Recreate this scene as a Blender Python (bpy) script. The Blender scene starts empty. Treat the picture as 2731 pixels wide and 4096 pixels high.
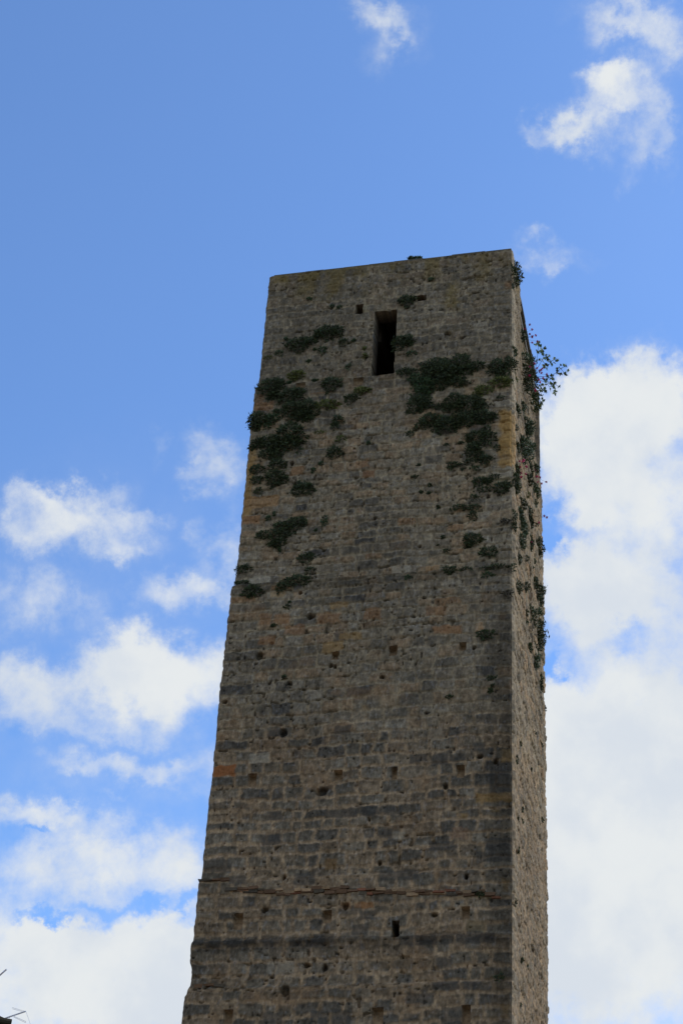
import bpy, math, random
import numpy as np
from mathutils import Matrix, Vector

# ------------------------------------------------------------------ camera
SC = bpy.context.scene
COL = SC.collection
# world axes: X along the tower's front wall, Y into the tower, Z up; orientation solved from the photo's three vanishing points
PP = np.array([1365.5, 2048.0])
_a = np.array([-31400 - PP[0], 4776 - PP[1], 0.0]); _b = np.array([2025 - PP[0], -7500 - PP[1], 0.0])
FPX = math.sqrt(-(_a @ _b)); _a[2] = _b[2] = FPX
_X = -_a / np.linalg.norm(_a); _Z = _b / np.linalg.norm(_b); _Y = np.cross(_Z, _X)
ROT = np.stack([_X, _Y, _Z])
EYE = np.array([0.0, 0.0, 1.6])
cam = bpy.data.objects.new('camera', bpy.data.cameras.new('camera'))
COL.objects.link(cam); SC.camera = cam
cam.data.sensor_fit = 'VERTICAL'; cam.data.sensor_height = 24.0
cam.data.lens = FPX / 4096 * 24.0
cam.data.clip_start = 0.1; cam.data.clip_end = 4000
cx, cy, cz = ROT @ [1, 0, 0], ROT @ [0, -1, 0], ROT @ [0, 0, -1]
cam.matrix_world = Matrix(((cx[0], cy[0], cz[0], EYE[0]), (cx[1], cy[1], cz[1], EYE[1]), (cx[2], cy[2], cz[2], EYE[2]), (0, 0, 0, 1)))

def ray(px, py):
    d = ROT @ np.array([px - PP[0], py - PP[1], FPX]); return d / np.linalg.norm(d)
def on_front(px, py, Y=None):
    Y = YF if Y is None else Y
    d = ray(px, py); return EYE + d * (Y / d[1])
def on_side(px, py, X=None):
    X = XR if X is None else X
    d = ray(px, py); return EYE + d * (X / d[0])
def on_dist(px, py, r):
    return EYE + ray(px, py) * r

YF = 32.3526; XL = -10.96; XR = -4.369; DEPTH = 5.80; YB = YF + DEPTH; ZT = 33.80; ZMID = 12.6

# ------------------------------------------------------------------ light and sky
SUN_AZ, SUN_EL = math.radians(62), math.radians(38)       # azimuth from +Y towards +X
SUN_STR, SKY_STR, CLOUD_V = 1.1, 0.15, 3.75
sd = Vector((math.sin(SUN_AZ) * math.cos(SUN_EL), math.cos(SUN_AZ) * math.cos(SUN_EL), math.sin(SUN_EL)))
sun = bpy.data.objects.new('sun', bpy.data.lights.new('sun', 'SUN'))
COL.objects.link(sun); sun.rotation_euler = (-sd).to_track_quat('-Z', 'Y').to_euler()
sun.data.energy = SUN_STR; sun.data.angle = math.radians(14); sun.data.color = (1, 0.95, 0.87)
SC.view_settings.view_transform = 'Standard'; SC.view_settings.look = 'None'
SC.view_settings.gamma = 1; SC.view_settings.use_curve_mapping = False
SC.view_settings.exposure = 0.5

W = bpy.data.worlds.new('World'); SC.world = W; W.use_nodes = True
nt = W.node_tree; nt.nodes.clear(); N = nt.nodes; LK = nt.links
def nd(t, **k):
    n = N.new(t)
    for a, v in k.items(): setattr(n, a, v)
    return n
def mth(op, a, b=None, c=None, clamp=False):
    n = nd('ShaderNodeMath', operation=op, use_clamp=clamp)
    for i, v in enumerate((a, b, c)):
        if v is None: continue
        if isinstance(v, (int, float)): n.inputs[i].default_value = v
        else: LK.new(v, n.inputs[i])
    return n.outputs[0]
def vmth(op, a, b=None, s=None):
    n = nd('ShaderNodeVectorMath', operation=op)
    for i, v in enumerate((a, b)):
        if v is None: continue
        if isinstance(v, tuple): n.inputs[i].default_value = v
        else: LK.new(v, n.inputs[i])
    if s is not None: n.inputs['Scale'].default_value = s
    return n
def noise(vec, scale, detail, rough=0.5, col=False, loc=None):
    if loc: vec = vmth('ADD', vec, loc).outputs[0]
    n = nd('ShaderNodeTexNoise'); LK.new(vec, n.inputs['Vector'])
    n.inputs['Scale'].default_value = scale; n.inputs['Detail'].default_value = detail; n.inputs['Roughness'].default_value = rough
    return n.outputs['Color' if col else 'Fac']
def mrange(v, a, b, c=0.0, d=1.0, typ='SMOOTHSTEP'):
    n = nd('ShaderNodeMapRange', interpolation_type=typ); LK.new(v, n.inputs['Value'])
    for k, x in (('From Min', a), ('From Max', b), ('To Min', c), ('To Max', d)): n.inputs[k].default_value = x
    return n.outputs[0]
sky = nd('ShaderNodeTexSky', sky_type='NISHITA')
sky.sun_disc = False; sky.sun_elevation = SUN_EL; sky.sun_rotation = SUN_AZ
sky.altitude = 300; sky.air_density = 1.0; sky.dust_density = 0.6; sky.ozone_density = 2.6
tc = nd('ShaderNodeTexCoord'); DIR = tc.outputs['Generated']
# directions warped by fractal noise, then turned into azimuth and elevation
w1 = vmth('SCALE', vmth('SUBTRACT', noise(DIR, 16, 2, .5, True), (.5, .5, .5)).outputs[0], s=0.024)
w2 = vmth('SCALE', vmth('SUBTRACT', noise(DIR, 55, 6, .62, True), (.5, .5, .5)).outputs[0], s=0.032)
WD = vmth('ADD', vmth('ADD', DIR, w1.outputs[0]).outputs[0], w2.outputs[0]).outputs[0]
sp = nd('ShaderNodeSeparateXYZ'); LK.new(WD, sp.inputs[0])
AZ = mth('ARCTAN2', sp.outputs[0], sp.outputs[1])
EL = mth('ARCSINE', mth('MINIMUM', mth('MAXIMUM', sp.outputs[2], -1.0), 1.0))
CE = math.cos(math.radians(35))
UU = mth('MULTIPLY', AZ, CE)
def azel(x, y):                                            # x, y on the 1568 x 2352 view of the photo
    d = ray(x * 1.74171, y * 1.74171)
    return np.array([math.atan2(d[0], d[1]) * CE, math.asin(d[2])])
BLOBS = [  # clouds: centre, half sizes, tilt, density
 (840, 30, 60, 40, 30, .42), (905, 75, 75, 38, 40, .46), (860, 110, 50, 45, 60, .36), (930, 60, 50, 45, 0, .28),
 (1500, 35, 105, 62, 0, .66), (1400, 20, 90, 45, 0, .45), (1545, 105, 52, 60, 60, .66), (1370, 80, 40, 40, 0, .28),
 (1345, 270, 95, 60, -25, .78), (1430, 210, 62, 70, 0, .72), (1390, 180, 50, 35, 0, .6), (1300, 290, 60, 34, -20, .6), (1215, 295, 28, 24, 0, .42),
 (1495, 280, 36, 55, 20, .52), (1530, 350, 28, 40, 0, .45), (1440, 335, 60, 40, 0, .34), (1480, 200, 60, 60, 0, .3), (1440, 400, 30, 30, 0, .25),
 (1243, 612, 52, 34, 0, .52), (1315, 598, 60, 28, -10, .32),
 (1400, 940, 165, 90, -8, 1.5), (1345, 900, 80, 58, 0, 1.2), (1495, 835, 95, 45, 0, .55), (1540, 930, 110, 80, 0, 1.2), (1290, 1020, 70, 70, 0, 1.0),
 (1430, 1090, 230, 110, 0, 1.5), (1330, 1150, 80, 60, 20, .8), (1500, 1230, 140, 100, 0, .8), (1330, 1360, 120, 110, 0, 1.3), (1480, 1380, 200, 140, 0, 1.2), (1290, 1290, 60, 50, 0, .7),
 (1450, 1640, 260, 150, 0, 1.5), (1450, 1850, 330, 240, 0, 1.5), (1450, 2150, 360, 300, 0, 1.5), (1250, 1900, 160, 300, 0, 1.2),
 (470, 1030, 62, 42, 35, .66), (520, 1080, 60, 58, 0, .6), (440, 1095, 32, 30, 0, .5), (360, 1020, 22, 30, 0, .22),
 (447, 1230, 24, 34, 0, .42), (520, 1265, 50, 58, -50, .66), (545, 1200, 30, 50, 0, .4),
 (430, 1372, 118, 36, 0, .66), (500, 1350, 60, 36, 0, .5),
 (100, 1135, 75, 38, 0, .78), (180, 1175, 120, 50, 12, .9), (90, 1225, 80, 48, 25, .7), (240, 1240, 120, 48, 10, .72), (330, 1195, 52, 32, 0, .55), (290, 1280, 40, 26, 0, .5), (20, 1180, 45, 60, 0, .45), (240, 1120, 60, 24, 0, .3),
 (60, 1350, 120, 50, 0, .36), (150, 1390, 90, 50, 20, .3), (60, 1420, 70, 40, 0, .25),
 (320, 1500, 90, 50, 0, 1.0), (250, 1560, 150, 56, 0, 1.05), (400, 1550, 140, 70, 0, 1.1), (350, 1620, 130, 60, 0, 1.0), (50, 1570, 100, 62, 0, .95), (60, 1640, 110, 45, 0, .7), (490, 1530, 60, 60, 0, .8), (300, 1690, 100, 24, 8, .36), (200, 1660, 60, 30, 0, .4),
 (170, 1735, 70, 30, 0, .52), (300, 1765, 110, 26, 5, .55), (390, 1785, 60, 28, 0, .45), (460, 1740, 40, 50, 0, .35), (460, 1830, 50, 30, 0, .3), (255, 1830, 30, 12, 0, .25),
 (60, 1862, 120, 32, 5, .8), (150, 1885, 90, 28, 0, .6), (120, 1970, 150, 60, 0, .85), (270, 1950, 110, 55, 10, .75), (240, 2030, 140, 60, 0, .9), (400, 1960, 70, 75, 50, .8), (40, 2060, 90, 70, 0, .8), (440, 2020, 50, 80, 0, .9), (370, 2060, 30, 30, 0, .3),
 (230, 2270, 520, 150, 0, 1.6), (90, 2160, 160, 50, 0, .8), (380, 2150, 170, 40, 0, 1.0), (800, 2250, 500, 200, 0, 1.2),
 (75, 1905, 40, 7, 0, -.5), (110, 2112, 62, 13, 0, -.9), (215, 2085, 50, 14, 0, -.4), (330, 2082, 70, 20, -8, -.6), (430, 2078, 40, 14, -25, -.6), (1262, 1540, 20, 34, 0, -1.1), (1430, 1470, 50, 34, 0, -.55), (1262, 1232, 34, 16, 0, -.5),
 (220, 1450, 420, 300, 0, .2), (250, 1850, 420, 200, 0, .2), (1480, 500, 300, 500, 0, .05), (330, 1130, 260, 160, 0, .08),
 (1545, 1285, 40, 26, 0, -.35), (1265, 1170, 26, 60, 0, -.3),
]
dens = None
for bx, by, rx, ry, ang, st in BLOBS:
    if st > .2 and bx < 600 and 1000 < by < 2070: st *= .86
    c0 = azel(bx, by); ca, sa = math.cos(math.radians(ang)), math.sin(math.radians(ang))
    e1 = azel(bx + rx * ca, by + rx * sa) - c0; e2 = azel(bx - ry * sa, by + ry * ca) - c0
    # the running density rides along in z (scaled away), so the blobs are evaluated one after another
    cmb = nd('ShaderNodeCombineXYZ'); LK.new(UU, cmb.inputs[0]); LK.new(EL, cmb.inputs[1])
    if dens is not None: LK.new(dens, cmb.inputs[2])
    mp = nd('ShaderNodeMapping', vector_type='TEXTURE'); LK.new(cmb.outputs[0], mp.inputs['Vector'])
    mp.inputs['Location'].default_value = (c0[0], c0[1], 0); mp.inputs['Rotation'].default_value = (0, 0, math.atan2(e1[1], e1[0]))
    mp.inputs['Scale'].default_value = (1.6 * float(np.hypot(*e1)), 1.6 * float(np.hypot(*e2)), 1e6)
    b = mrange(vmth('LENGTH', mp.outputs[0]).outputs['Value'], 1.0, 0.0, 0.0, st)
    dens = b if dens is None else mth('ADD', dens, b)
# fractal breakup of the clouds, and a broken cloud cover added over the unseen sky for its light
fb = noise(DIR, 46, 9, .62, loc=(3.1, .4, 1.7)); fb2 = noise(DIR, 11, 4, .55, loc=(7.1, 2.4, 0.3))
brk = mth('ADD', mth('MULTIPLY', mth('SUBTRACT', fb, .5), 1.7), mth('MULTIPLY', mth('SUBTRACT', fb2, .5), .5))
inner = mth('MULTIPLY', mrange(dens, 0.02, .45), brk)
axis = ray(*PP); away = mth('ARCCOSINE', vmth('DOT_PRODUCT', DIR, tuple(float(v) for v in axis)).outputs['Value'])
cover = mth('MULTIPLY', mrange(away, math.radians(21), math.radians(30)), mrange(noise(DIR, 2.6, 6, .55, loc=(5.0, 1.0, 2.0)), .40, .56))
mask = mrange(mth('ADD', dens, inner), -.10, 1.5)
shade = noise(DIR, 14, 6, .55, loc=(1.3, 6.6, 4.2))
ccol = nd('ShaderNodeMix', data_type='RGBA'); LK.new(mrange(shade, .38, .62), ccol.inputs['Factor'])
ccol.inputs[6].default_value = (CLOUD_V * .86, CLOUD_V * .93, CLOUD_V * 1.02, 1); ccol.inputs[7].default_value = (CLOUD_V * 1.0, CLOUD_V * 1.04, CLOUD_V * 1.06, 1)
tint = nd('ShaderNodeMix', data_type='RGBA', blend_type='MULTIPLY'); tint.inputs['Factor'].default_value = 1
LK.new(sky.outputs[0], tint.inputs[6]); tint.inputs[7].default_value = (.79, .99, 1.22, 1)
mx = nd('ShaderNodeMix', data_type='RGBA'); LK.new(mask, mx.inputs['Factor']); LK.new(tint.outputs[2], mx.inputs[6]); LK.new(ccol.outputs[2], mx.inputs[7])
# unseen rest of the sky: grey cloud added to neutralise the light on the walls
mx0 = mx; mx = nd('ShaderNodeMix', data_type='RGBA'); LK.new(mth('MULTIPLY', cover, .95), mx.inputs['Factor']); LK.new(mx0.outputs[2], mx.inputs[6]); mx.inputs[7].default_value = (CLOUD_V * .50, CLOUD_V * .50, CLOUD_V * .49, 1)
bg = nd('ShaderNodeBackground'); LK.new(mx.outputs[2], bg.inputs['Color']); bg.inputs['Strength'].default_value = SKY_STR
wo = nd('ShaderNodeOutputWorld'); LK.new(bg.outputs[0], wo.inputs['Surface'])
W.cycles.sampling_method = 'MANUAL'; W.cycles.sample_map_resolution = 512

# ------------------------------------------------------------------ helpers
rng = np.random.default_rng(7)
_T = np.random.default_rng(11).random((256, 256))
def vn(x, y, seed=0):
    x = x + seed * 17.31; y = y + seed * 9.77
    xi = np.floor(x).astype(int); yi = np.floor(y).astype(int); fx = x - xi; fy = y - yi
    fx = fx * fx * (3 - 2 * fx); fy = fy * fy * (3 - 2 * fy)
    a = _T[xi & 255, yi & 255]; b = _T[(xi + 1) & 255, yi & 255]; c = _T[xi & 255, (yi + 1) & 255]; d = _T[(xi + 1) & 255, (yi + 1) & 255]
    return (a * (1 - fx) + b * fx) * (1 - fy) + (c * (1 - fx) + d * fx) * fy
def fbm(x, y, seed=0, o=4, g=.5):
    s = 0; a = 1; t = 0
    for k in range(o):
        s = s + a * vn(x * 2 ** k, y * 2 ** k, seed + k * 3); t += a; a *= g
    return s / t
def sst(a, b, x):
    t = np.clip((x - a) / (b - a), 0, 1); return t * t * (3 - 2 * t)

def mesh_np(name, V, F, mats, parent=None, col=None, smooth=False):
    me = bpy.data.meshes.new(name)
    V = np.asarray(V, np.float32); F = np.asarray(F, np.int32)
    me.vertices.add(len(V)); me.vertices.foreach_set('co', V.ravel())
    k = F.shape[1]
    me.loops.add(F.size); me.loops.foreach_set('vertex_index', F.ravel())
    me.polygons.add(len(F)); me.polygons.foreach_set('loop_start', np.arange(0, F.size, k, dtype=np.int32))
    me.polygons.foreach_set('loop_total', np.full(len(F), k, np.int32))
    if smooth: me.polygons.foreach_set('use_smooth', np.ones(len(F), bool))
    me.update(calc_edges=True)
    if col is not None:
        at = me.color_attributes.new('albedo', 'FLOAT_COLOR', 'POINT')
        at.data.foreach_set('color', np.c_[col, np.ones(len(col))].astype(np.float32).ravel())
    me.materials.append(mats)
    o = bpy.data.objects.new(name, me); COL.objects.link(o)
    if parent: o.parent = parent
    return o
def empty(name, loc=(0, 0, 0)):
    o = bpy.data.objects.new(name, None); COL.objects.link(o); o.location = loc; o.empty_display_size = .2; return o
def tag(o, label=None, cat=None, group=None, kind=None):
    if label: o['label'] = label
    if cat: o['category'] = cat
    if group: o['group'] = group
    if kind: o['kind'] = kind
    return o
BOXF = [(0, 3, 2, 1), (4, 5, 6, 7), (0, 1, 5, 4), (1, 2, 6, 5), (2, 3, 7, 6), (3, 0, 4, 7)]
def box_v(x0, x1, y0, y1, z0, z1):
    return [(x0, y0, z0), (x1, y0, z0), (x1, y1, z0), (x0, y1, z0), (x0, y0, z1), (x1, y0, z1), (x1, y1, z1), (x0, y1, z1)]
class MB:
    def __init__(s): s.v = []; s.f = []; s.c = []
    def add(s, v, f, c=(.3, .3, .3)):
        n = len(s.v); s.v += [tuple(map(float, p)) for p in v]; s.f += [tuple(i + n for i in q) for q in f]; s.c += [c] * len(v)
    def box(s, *a, c=(.3, .3, .3)): s.add(box_v(*a), BOXF, c)
    def tube(s, p, q, r, n=6, r2=None, c=(.3, .3, .3)):
        p = np.array(p, float); q = np.array(q, float); d = q - p; d /= np.linalg.norm(d) + 1e-9
        u = np.cross(d, [0, 0, 1.0] if abs(d[2]) < .9 else [1.0, 0, 0]); u /= np.linalg.norm(u); w = np.cross(d, u); r2 = r if r2 is None else r2
        v = [p + r * (u * math.cos(t) + w * math.sin(t)) for t in np.arange(n) * 2 * math.pi / n] + [q + r2 * (u * math.cos(t) + w * math.sin(t)) for t in np.arange(n) * 2 * math.pi / n]
        f = [(i, (i + 1) % n, n + (i + 1) % n, n + i) for i in range(n)]
        s.add(v, f, c); k = len(s.v) - 2 * n
        s.f.append(tuple(range(k + n - 1, k - 1, -1))); s.f.append(tuple(range(k + n, k + 2 * n)))
    def build(s, name, m, parent=None):
        me = bpy.data.meshes.new(name); me.from_pydata(s.v, [], s.f); me.update()
        at = me.color_attributes.new('albedo', 'FLOAT_COLOR', 'POINT')
        at.data.foreach_set('color', np.c_[np.array(s.c), np.ones(len(s.c))].astype(np.float32).ravel())
        me.materials.append(m); o = bpy.data.objects.new(name, me); COL.objects.link(o)
        if parent: o.parent = parent
        return o

def material(name, rough=.9, bump=0.0, bscale=40, var=.0, vscale=8, stretch=1.0, spec=.25, base=None, trans=0.0):
    m = bpy.data.materials.new(name); m.use_nodes = True; t = m.node_tree; bs = t.nodes['Principled BSDF']
    bs.inputs['Roughness'].default_value = rough; bs.inputs['Specular IOR Level'].default_value = spec
    if base is None:
        at = t.nodes.new('ShaderNodeVertexColor'); at.layer_name = 'albedo'; c = at.outputs['Color']
    else:
        g = t.nodes.new('ShaderNodeRGB'); g.outputs[0].default_value = (*base, 1); c = g.outputs[0]
    tco = t.nodes.new('ShaderNodeTexCoord'); mp = t.nodes.new('ShaderNodeMapping'); t.links.new(tco.outputs['Object'], mp.inputs[0])
    mp.inputs['Scale'].default_value = (1, 1, stretch)
    if var > 0:
        no = t.nodes.new('ShaderNodeTexNoise'); no.inputs['Scale'].default_value = vscale; no.inputs['Detail'].default_value = 7; no.inputs['Roughness'].default_value = .68
        t.links.new(mp.outputs[0], no.inputs['Vector'])
        mr = t.nodes.new('ShaderNodeMapRange'); t.links.new(no.outputs['Fac'], mr.inputs['Value'])
        for k, x in (('From Min', .3), ('From Max', .7), ('To Min', 1 - var), ('To Max', 1 + var)): mr.inputs[k].default_value = x
        vm = t.nodes.new('ShaderNodeVectorMath'); vm.operation = 'SCALE'; t.links.new(c, vm.inputs[0]); t.links.new(mr.outputs[0], vm.inputs['Scale']); c = vm.outputs[0]
    t.links.new(c, bs.inputs['Base Color'])
    if bump > 0:
        n2 = t.nodes.new('ShaderNodeTexNoise'); n2.inputs['Scale'].default_value = bscale; n2.inputs['Detail'].default_value = 6; n2.inputs['Roughness'].default_value = .7
        t.links.new(tco.outputs['Object'], n2.inputs['Vector'])
        bp = t.nodes.new('ShaderNodeBump'); bp.inputs['Strength'].default_value = 1; bp.inputs['Distance'].default_value = bump
        t.links.new(n2.outputs['Fac'], bp.inputs['Height']); t.links.new(bp.outputs[0], bs.inputs['Normal'])
    return m
M_STONE = material('weathered_stone', .95, .012, 30, .34, 22, .45, .15)
M_BRICK = material('old_brick', .92, .006, 50, .25, 30, 1, .2)
M_LEAF = material('leaf', .6, 0, 1, .22, 18, 1, .3)
M_STEM = material('woody_stem', .9, .002, 60, .2, 20, 1, .2, base=(.06, .05, .03))
M_PETAL = material('pink_petal', .6, 0, 1, .2, 30, 1, .2)
M_METAL = material('aluminium_tube', .45, .0004, 90, .1, 10, 1, .5, base=(.8, .8, .84))
M_TILE = material('roof_tile', .9, .006, 30, .35, 12, 1, .2)
M_PLASTER = material('house_plaster', .9, .004, 25, .15, 3, 1, .2)
M_PAVE = material('stone_paving', .9, .01, 6, .25, 2, 1, .2, base=(.12, .11, .095))

# ------------------------------------------------------------------ ground
g = MB(); g.add([(-600, -600, 0), (600, -600, 0), (600, 600, 0), (-600, 600, 0)], [(0, 1, 2, 3)])
tag(g.build('ground', M_PAVE), kind='structure')

# ------------------------------------------------------------------ frames of the photo used for reading positions
FR = {'A': (950, 950, 2.6133), 'B': (1500, 950, 1.96), 'C': (900, 1450, 2.6133), 'E': (1500, 1400, 1.96), 'G': (850, 2100, 2.24), 'H': (1500, 2100, 1.96),
      'I': (700, 2800, 1.96), 'J': (1450, 2800, 1.96), 'K': (700, 3400, 1.96), 'L': (1450, 3400, 1.96), 'S': (2000, 1200, 4.7033), 'T': (2000, 1650, 3.92), 'U': (2000, 2200, 3.36), 'D': (0, 0, 1 / 1.74171)}
def px(fr, x, y): a, b, s = FR[fr]; return a + x / s, b + y / s
def fxz(fr, x, y): p = on_front(*px(fr, x, y)); return p[0], p[2]
def syz(fr, x, y): p = on_side(*px(fr, x, y)); return p[1], p[2]

# ------------------------------------------------------------------ the tower
tower = empty('stone_tower', ((XL + XR) / 2, (YF + YB) / 2, 0))
tag(tower, 'tall square medieval tower of weathered stone with one narrow window near its top', 'tower')
TO = np.array(tower.location)

def profile(z, tab):
    t = np.array(sorted(tab)); return np.interp(z, t[:, 0], t[:, 1])
def front_out(z):      # how far the front wall steps out at each ledge (metres towards the viewer)
    return profile(z, [(0, .22), (13.95, .22), (14.0, .17), (14.95, .17), (15.0, .125), (16.33, .125), (16.36, .10), (23.76, .10), (23.80, .035), (29.88, .035), (29.92, .0), (40, 0)])
def left_x(z):
    return profile(z, [(0, -11.02), (13.5, -10.98), (13.80, -10.97), (13.86, -10.93), (14.0, -10.93), (14.02, -10.90), (14.42, -10.89), (14.5, -10.93), (14.58, -10.965), (14.98, -10.99), (15.02, -10.95), (16.33, -10.985),
                       (16.36, -10.945), (18.4, -10.965), (18.6, -10.945), (20.3, -10.98), (23.74, -10.99), (23.80, -10.925), (29.86, -10.975), (29.92, -10.91), (33, -10.92), (34, -10.93)])

class Masonry:
    """courses of irregular blocks; joints, relief and stone colours as arrays"""
    def __init__(s, width, seed, z0=0.0):
        r = np.random.default_rng(seed); s.w = width
        zb = [z0]
        while zb[-1] < ZT + .4:
            z = zb[-1]; zb.append(z + (r.uniform(.235, .33) if z < 21.5 else r.uniform(.18, .30) if z < 28.5 else r.uniform(.22, .33)))
        s.zb = np.array(zb); s.rows = []
        for i, z in enumerate(zb[:-1]):
            xs = [0.0]; first = r.uniform(.35, .85); xs.append(first)
            while xs[-1] < width - .75:
                xs.append(xs[-1] + (r.uniform(.22, .56) if z < 21.5 else r.uniform(.18, .55)) * (1.25 if r.random() < .15 else 1))
            last = r.uniform(.35, .8)
            if xs[-1] > width - .3: xs.pop()
            xs.append(width); s.rows.append(np.array(xs))
        s.r = r; s.seed = seed
    def sample(s, u, z):
        sd = s.seed
        uw = u + .045 * (vn(u * 2.2, z * 2.2, sd) - .5) + .03 * (vn(u * 7, z * 7, sd + 1) - .5) * 2 + .012 * (vn(u * 26, z * 26, sd + 60) - .5) * 2
        zw = z + .14 * (vn(u * .55, z * .35, sd + 2) - .5) + .05 * (vn(u * 1.7, z * 1.1, sd + 3) - .5) + .028 * (vn(u * 6, z * 6, sd + 4) - .5) * 2 + .012 * (vn(u * 24, z * 24, sd + 61) - .5) * 2
        ci = np.clip(np.searchsorted(s.zb, zw) - 1, 0, len(s.rows) - 1)
        dz0 = zw - s.zb[ci]; dz1 = s.zb[ci + 1] - zw
        bi = np.zeros(u.shape, int); dx0 = np.zeros(u.shape); dx1 = np.zeros(u.shape)
        for c in np.unique(ci):
            m = ci == c; xs = s.rows[c]; k = np.clip(np.searchsorted(xs, uw[m]) - 1, 0, len(xs) - 2)
            bi[m] = k; dx0[m] = uw[m] - xs[k]; dx1[m] = xs[k + 1] - uw[m]
        dx0 = np.where(bi == 0, 1.0, dx0); last = np.array([len(x) - 2 for x in s.rows])[ci]; dx1 = np.where(bi == last, 1.0, dx1)
        R = np.random.default_rng(s.seed + 5).random((len(s.rows), 64, 8)); rb = R[ci, np.minimum(bi, 63)]
        # rounded-rectangle distance to the joint
        rad = .03 + .04 * rb[..., 6]
        ex = np.minimum(dx0, dx1); ez = np.minimum(dz0, dz1)
        d = rad - np.hypot(np.maximum(rad - ex, 0), np.maximum(rad - ez, 0)); d = np.where((ex > rad) & (ez > rad), np.minimum(ex, ez), d)
        return d, rb, dz1, ci
WARM = np.array([1.12, .99, .86])
def srgb(r, g, b):
    c = np.array([r, g, b]) / 255.0; return np.where(c <= .04045, c / 12.92, ((c + .055) / 1.055) ** 2.4) * WARM
GAIN = 2.1     # turns the shaded colours read off the photo into base colours
MORTAR_LO, MORTAR_HI = srgb(114, 98, 77) * GAIN, srgb(104, 95, 78) * GAIN
ST = [srgb(88, 81, 69) * GAIN, srgb(70, 66, 58) * GAIN, srgb(104, 88, 68) * GAIN, srgb(98, 92, 80) * GAIN, srgb(52, 51, 49) * GAIN, srgb(104, 82, 58) * GAIN]
OCHRE = srgb(126, 99, 56) * GAIN; RUST = srgb(112, 80, 50) * GAIN; LICHEN = srgb(84, 72, 38) * GAIN; PALE = srgb(128, 122, 108) * GAIN

def face_surface(u, z, mas, which, big=None):
    """height (m, outwards) and colour of one wall"""
    d, rb, dtop, ci = mas.sample(u, z); sd = mas.seed
    low = sst(20.6 + .0, 19.0, z + (fbm(u * .7, z * .7, sd + 70, 2) - .5) * 1.2); top = sst(28.5, 30.5, z)
    reg = fbm(u * .6, z * .6, sd + 20, 3)                       # regional change of pointing
    jw = .009 + .016 * low * sst(.3, .6, reg) + .008 * (vn(u * 3, z * 3, sd + 8)) + .004 * top
    t = sst(jw, jw + .018 + .015 * rb[..., 5], d)
    tc_ = sst(jw * .5, jw + .035 + .02 * rb[..., 5], d)
    relief = (.014 + .014 * rb[..., 0] - .008 * low) * (1 - .4 * top)
    h = t * relief + (rb[..., 1] - .5) * .02 * t
    h += (fbm(u * 3, z * 3, sd + 9, 4, .6) - .5) * .05 + (vn(u * 24, z * 18, sd + 12) - .5) * .012 * t
    crk = sst(.30, .22, vn(u * 9, z * 14, sd + 14)) * (1 - t) * sst(.45, .6, vn(u * 1.1, z * 1.1, sd + 15))
    h -= crk * .04
    # block colours
    k = rb[..., 2]; lowk = low[..., None]; topk = top[..., None]
    c = np.where((k < .36)[..., None], ST[0], np.where((k < .56)[..., None], ST[1], np.where((k < .80)[..., None], ST[2], ST[3])))
    c = c * (1 - .0 * lowk)
    c = np.where(((rb[..., 3] < .05 + .12 * low))[..., None], ST[4], c)
    c = np.where(((rb[..., 3] > .955) & (low < .9) & (top < .5))[..., None], ST[5], c)
    # the lower courses are greyer, the middle browner, the top dark grey
    gl = sst(20.8, 18.2, z)[..., None]; grey = srgb(76, 71, 61) * GAIN
    c = c * (1 - .42 * gl) + grey * .42 * gl * (.75 + .5 * rb[..., 4][..., None])
    c = c * (1 - .6 * topk) + srgb(74, 69, 59) * GAIN * .6 * topk * (.8 + .4 * rb[..., 4][..., None])
    c = c * (.9 + .22 * rb[..., 7][..., None])
    # lower stones: black weathering from the upper arris downwards
    dk = sst(.17, .02, dtop + (vn(u * 14, z * 6, sd + 30) - .5) * .12) * low * sst(.2, .55, fbm(u * 1.2, z * 2.0, sd + 31, 3))
    c = c * (1 - .42 * dk[..., None])
    mort = MORTAR_LO * lowk + MORTAR_HI * (1 - lowk)
    mort = mort * (.86 + .3 * vn(u * 5, z * 5, sd + 33))[..., None] * (1 - .24 * top * sst(.35, .7, vn(u * 2.3, z * 2.3, sd + 37)))[..., None]
    smear = sst(.50, .66, fbm(u * 1.6, z * 1.6, sd + 34, 4, .6))[..., None] * (.34 + .16 * (1 - lowk)) * (1 - .6 * topk)   # pointing smeared over stones
    tt = tc_[..., None] * (1 - smear)
    col = c * tt + mort * (1 - tt)
    col = col * (1 - .6 * crk[..., None])
    col = col * .80 + srgb(90, 82, 68) * GAIN * .20
    # fine mottling and vertical weathering streaks
    st = fbm(u * 22, z * 5.5, sd + 40, 3, .6); mo = fbm(u * 12, z * 12, sd + 41, 4, .65); big_ = fbm(u * .5, z * .4, sd + 42, 3)
    col = col * (1 + (st - .5) * .75)[..., None] * (1 + (mo - .5) * 1.35)[..., None] * (1 + (big_ - .5) * .35)[..., None]
    col = col + (sst(.72, .9, vn(u * 34, z * 14, sd + 43)) * .06)[..., None]
    ru = sst(.60, .80, fbm(u * 1.5, z * 2.2, sd + 44, 4, .6))[..., None] * .35 * (1 - topk); col = col * (1 - ru) + (ST[5] * 1.05) * ru
    # pores
    pp = vn(u * 17, z * 15, sd + 45); po = sst(.86, .93, pp) * sst(.25, .55, vn(u * 1.3, z * 1.3, sd + 46))
    h -= po * .035; col = col * (1 - .68 * po[..., None])
    li = sst(ZT - 1.4, ZT - .05, z + (fbm(u * 1.1, z * 1.3, sd + 47, 4, .6) - .5) * 2.6)[..., None] * .62 * sst(.38, .62, fbm(u * 2.6, z * 1.2, sd + 55, 4, .6))[..., None]
    col = col * (1 - li) + LICHEN * li * (.55 + .9 * mo[..., None])
    return h, col

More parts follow.
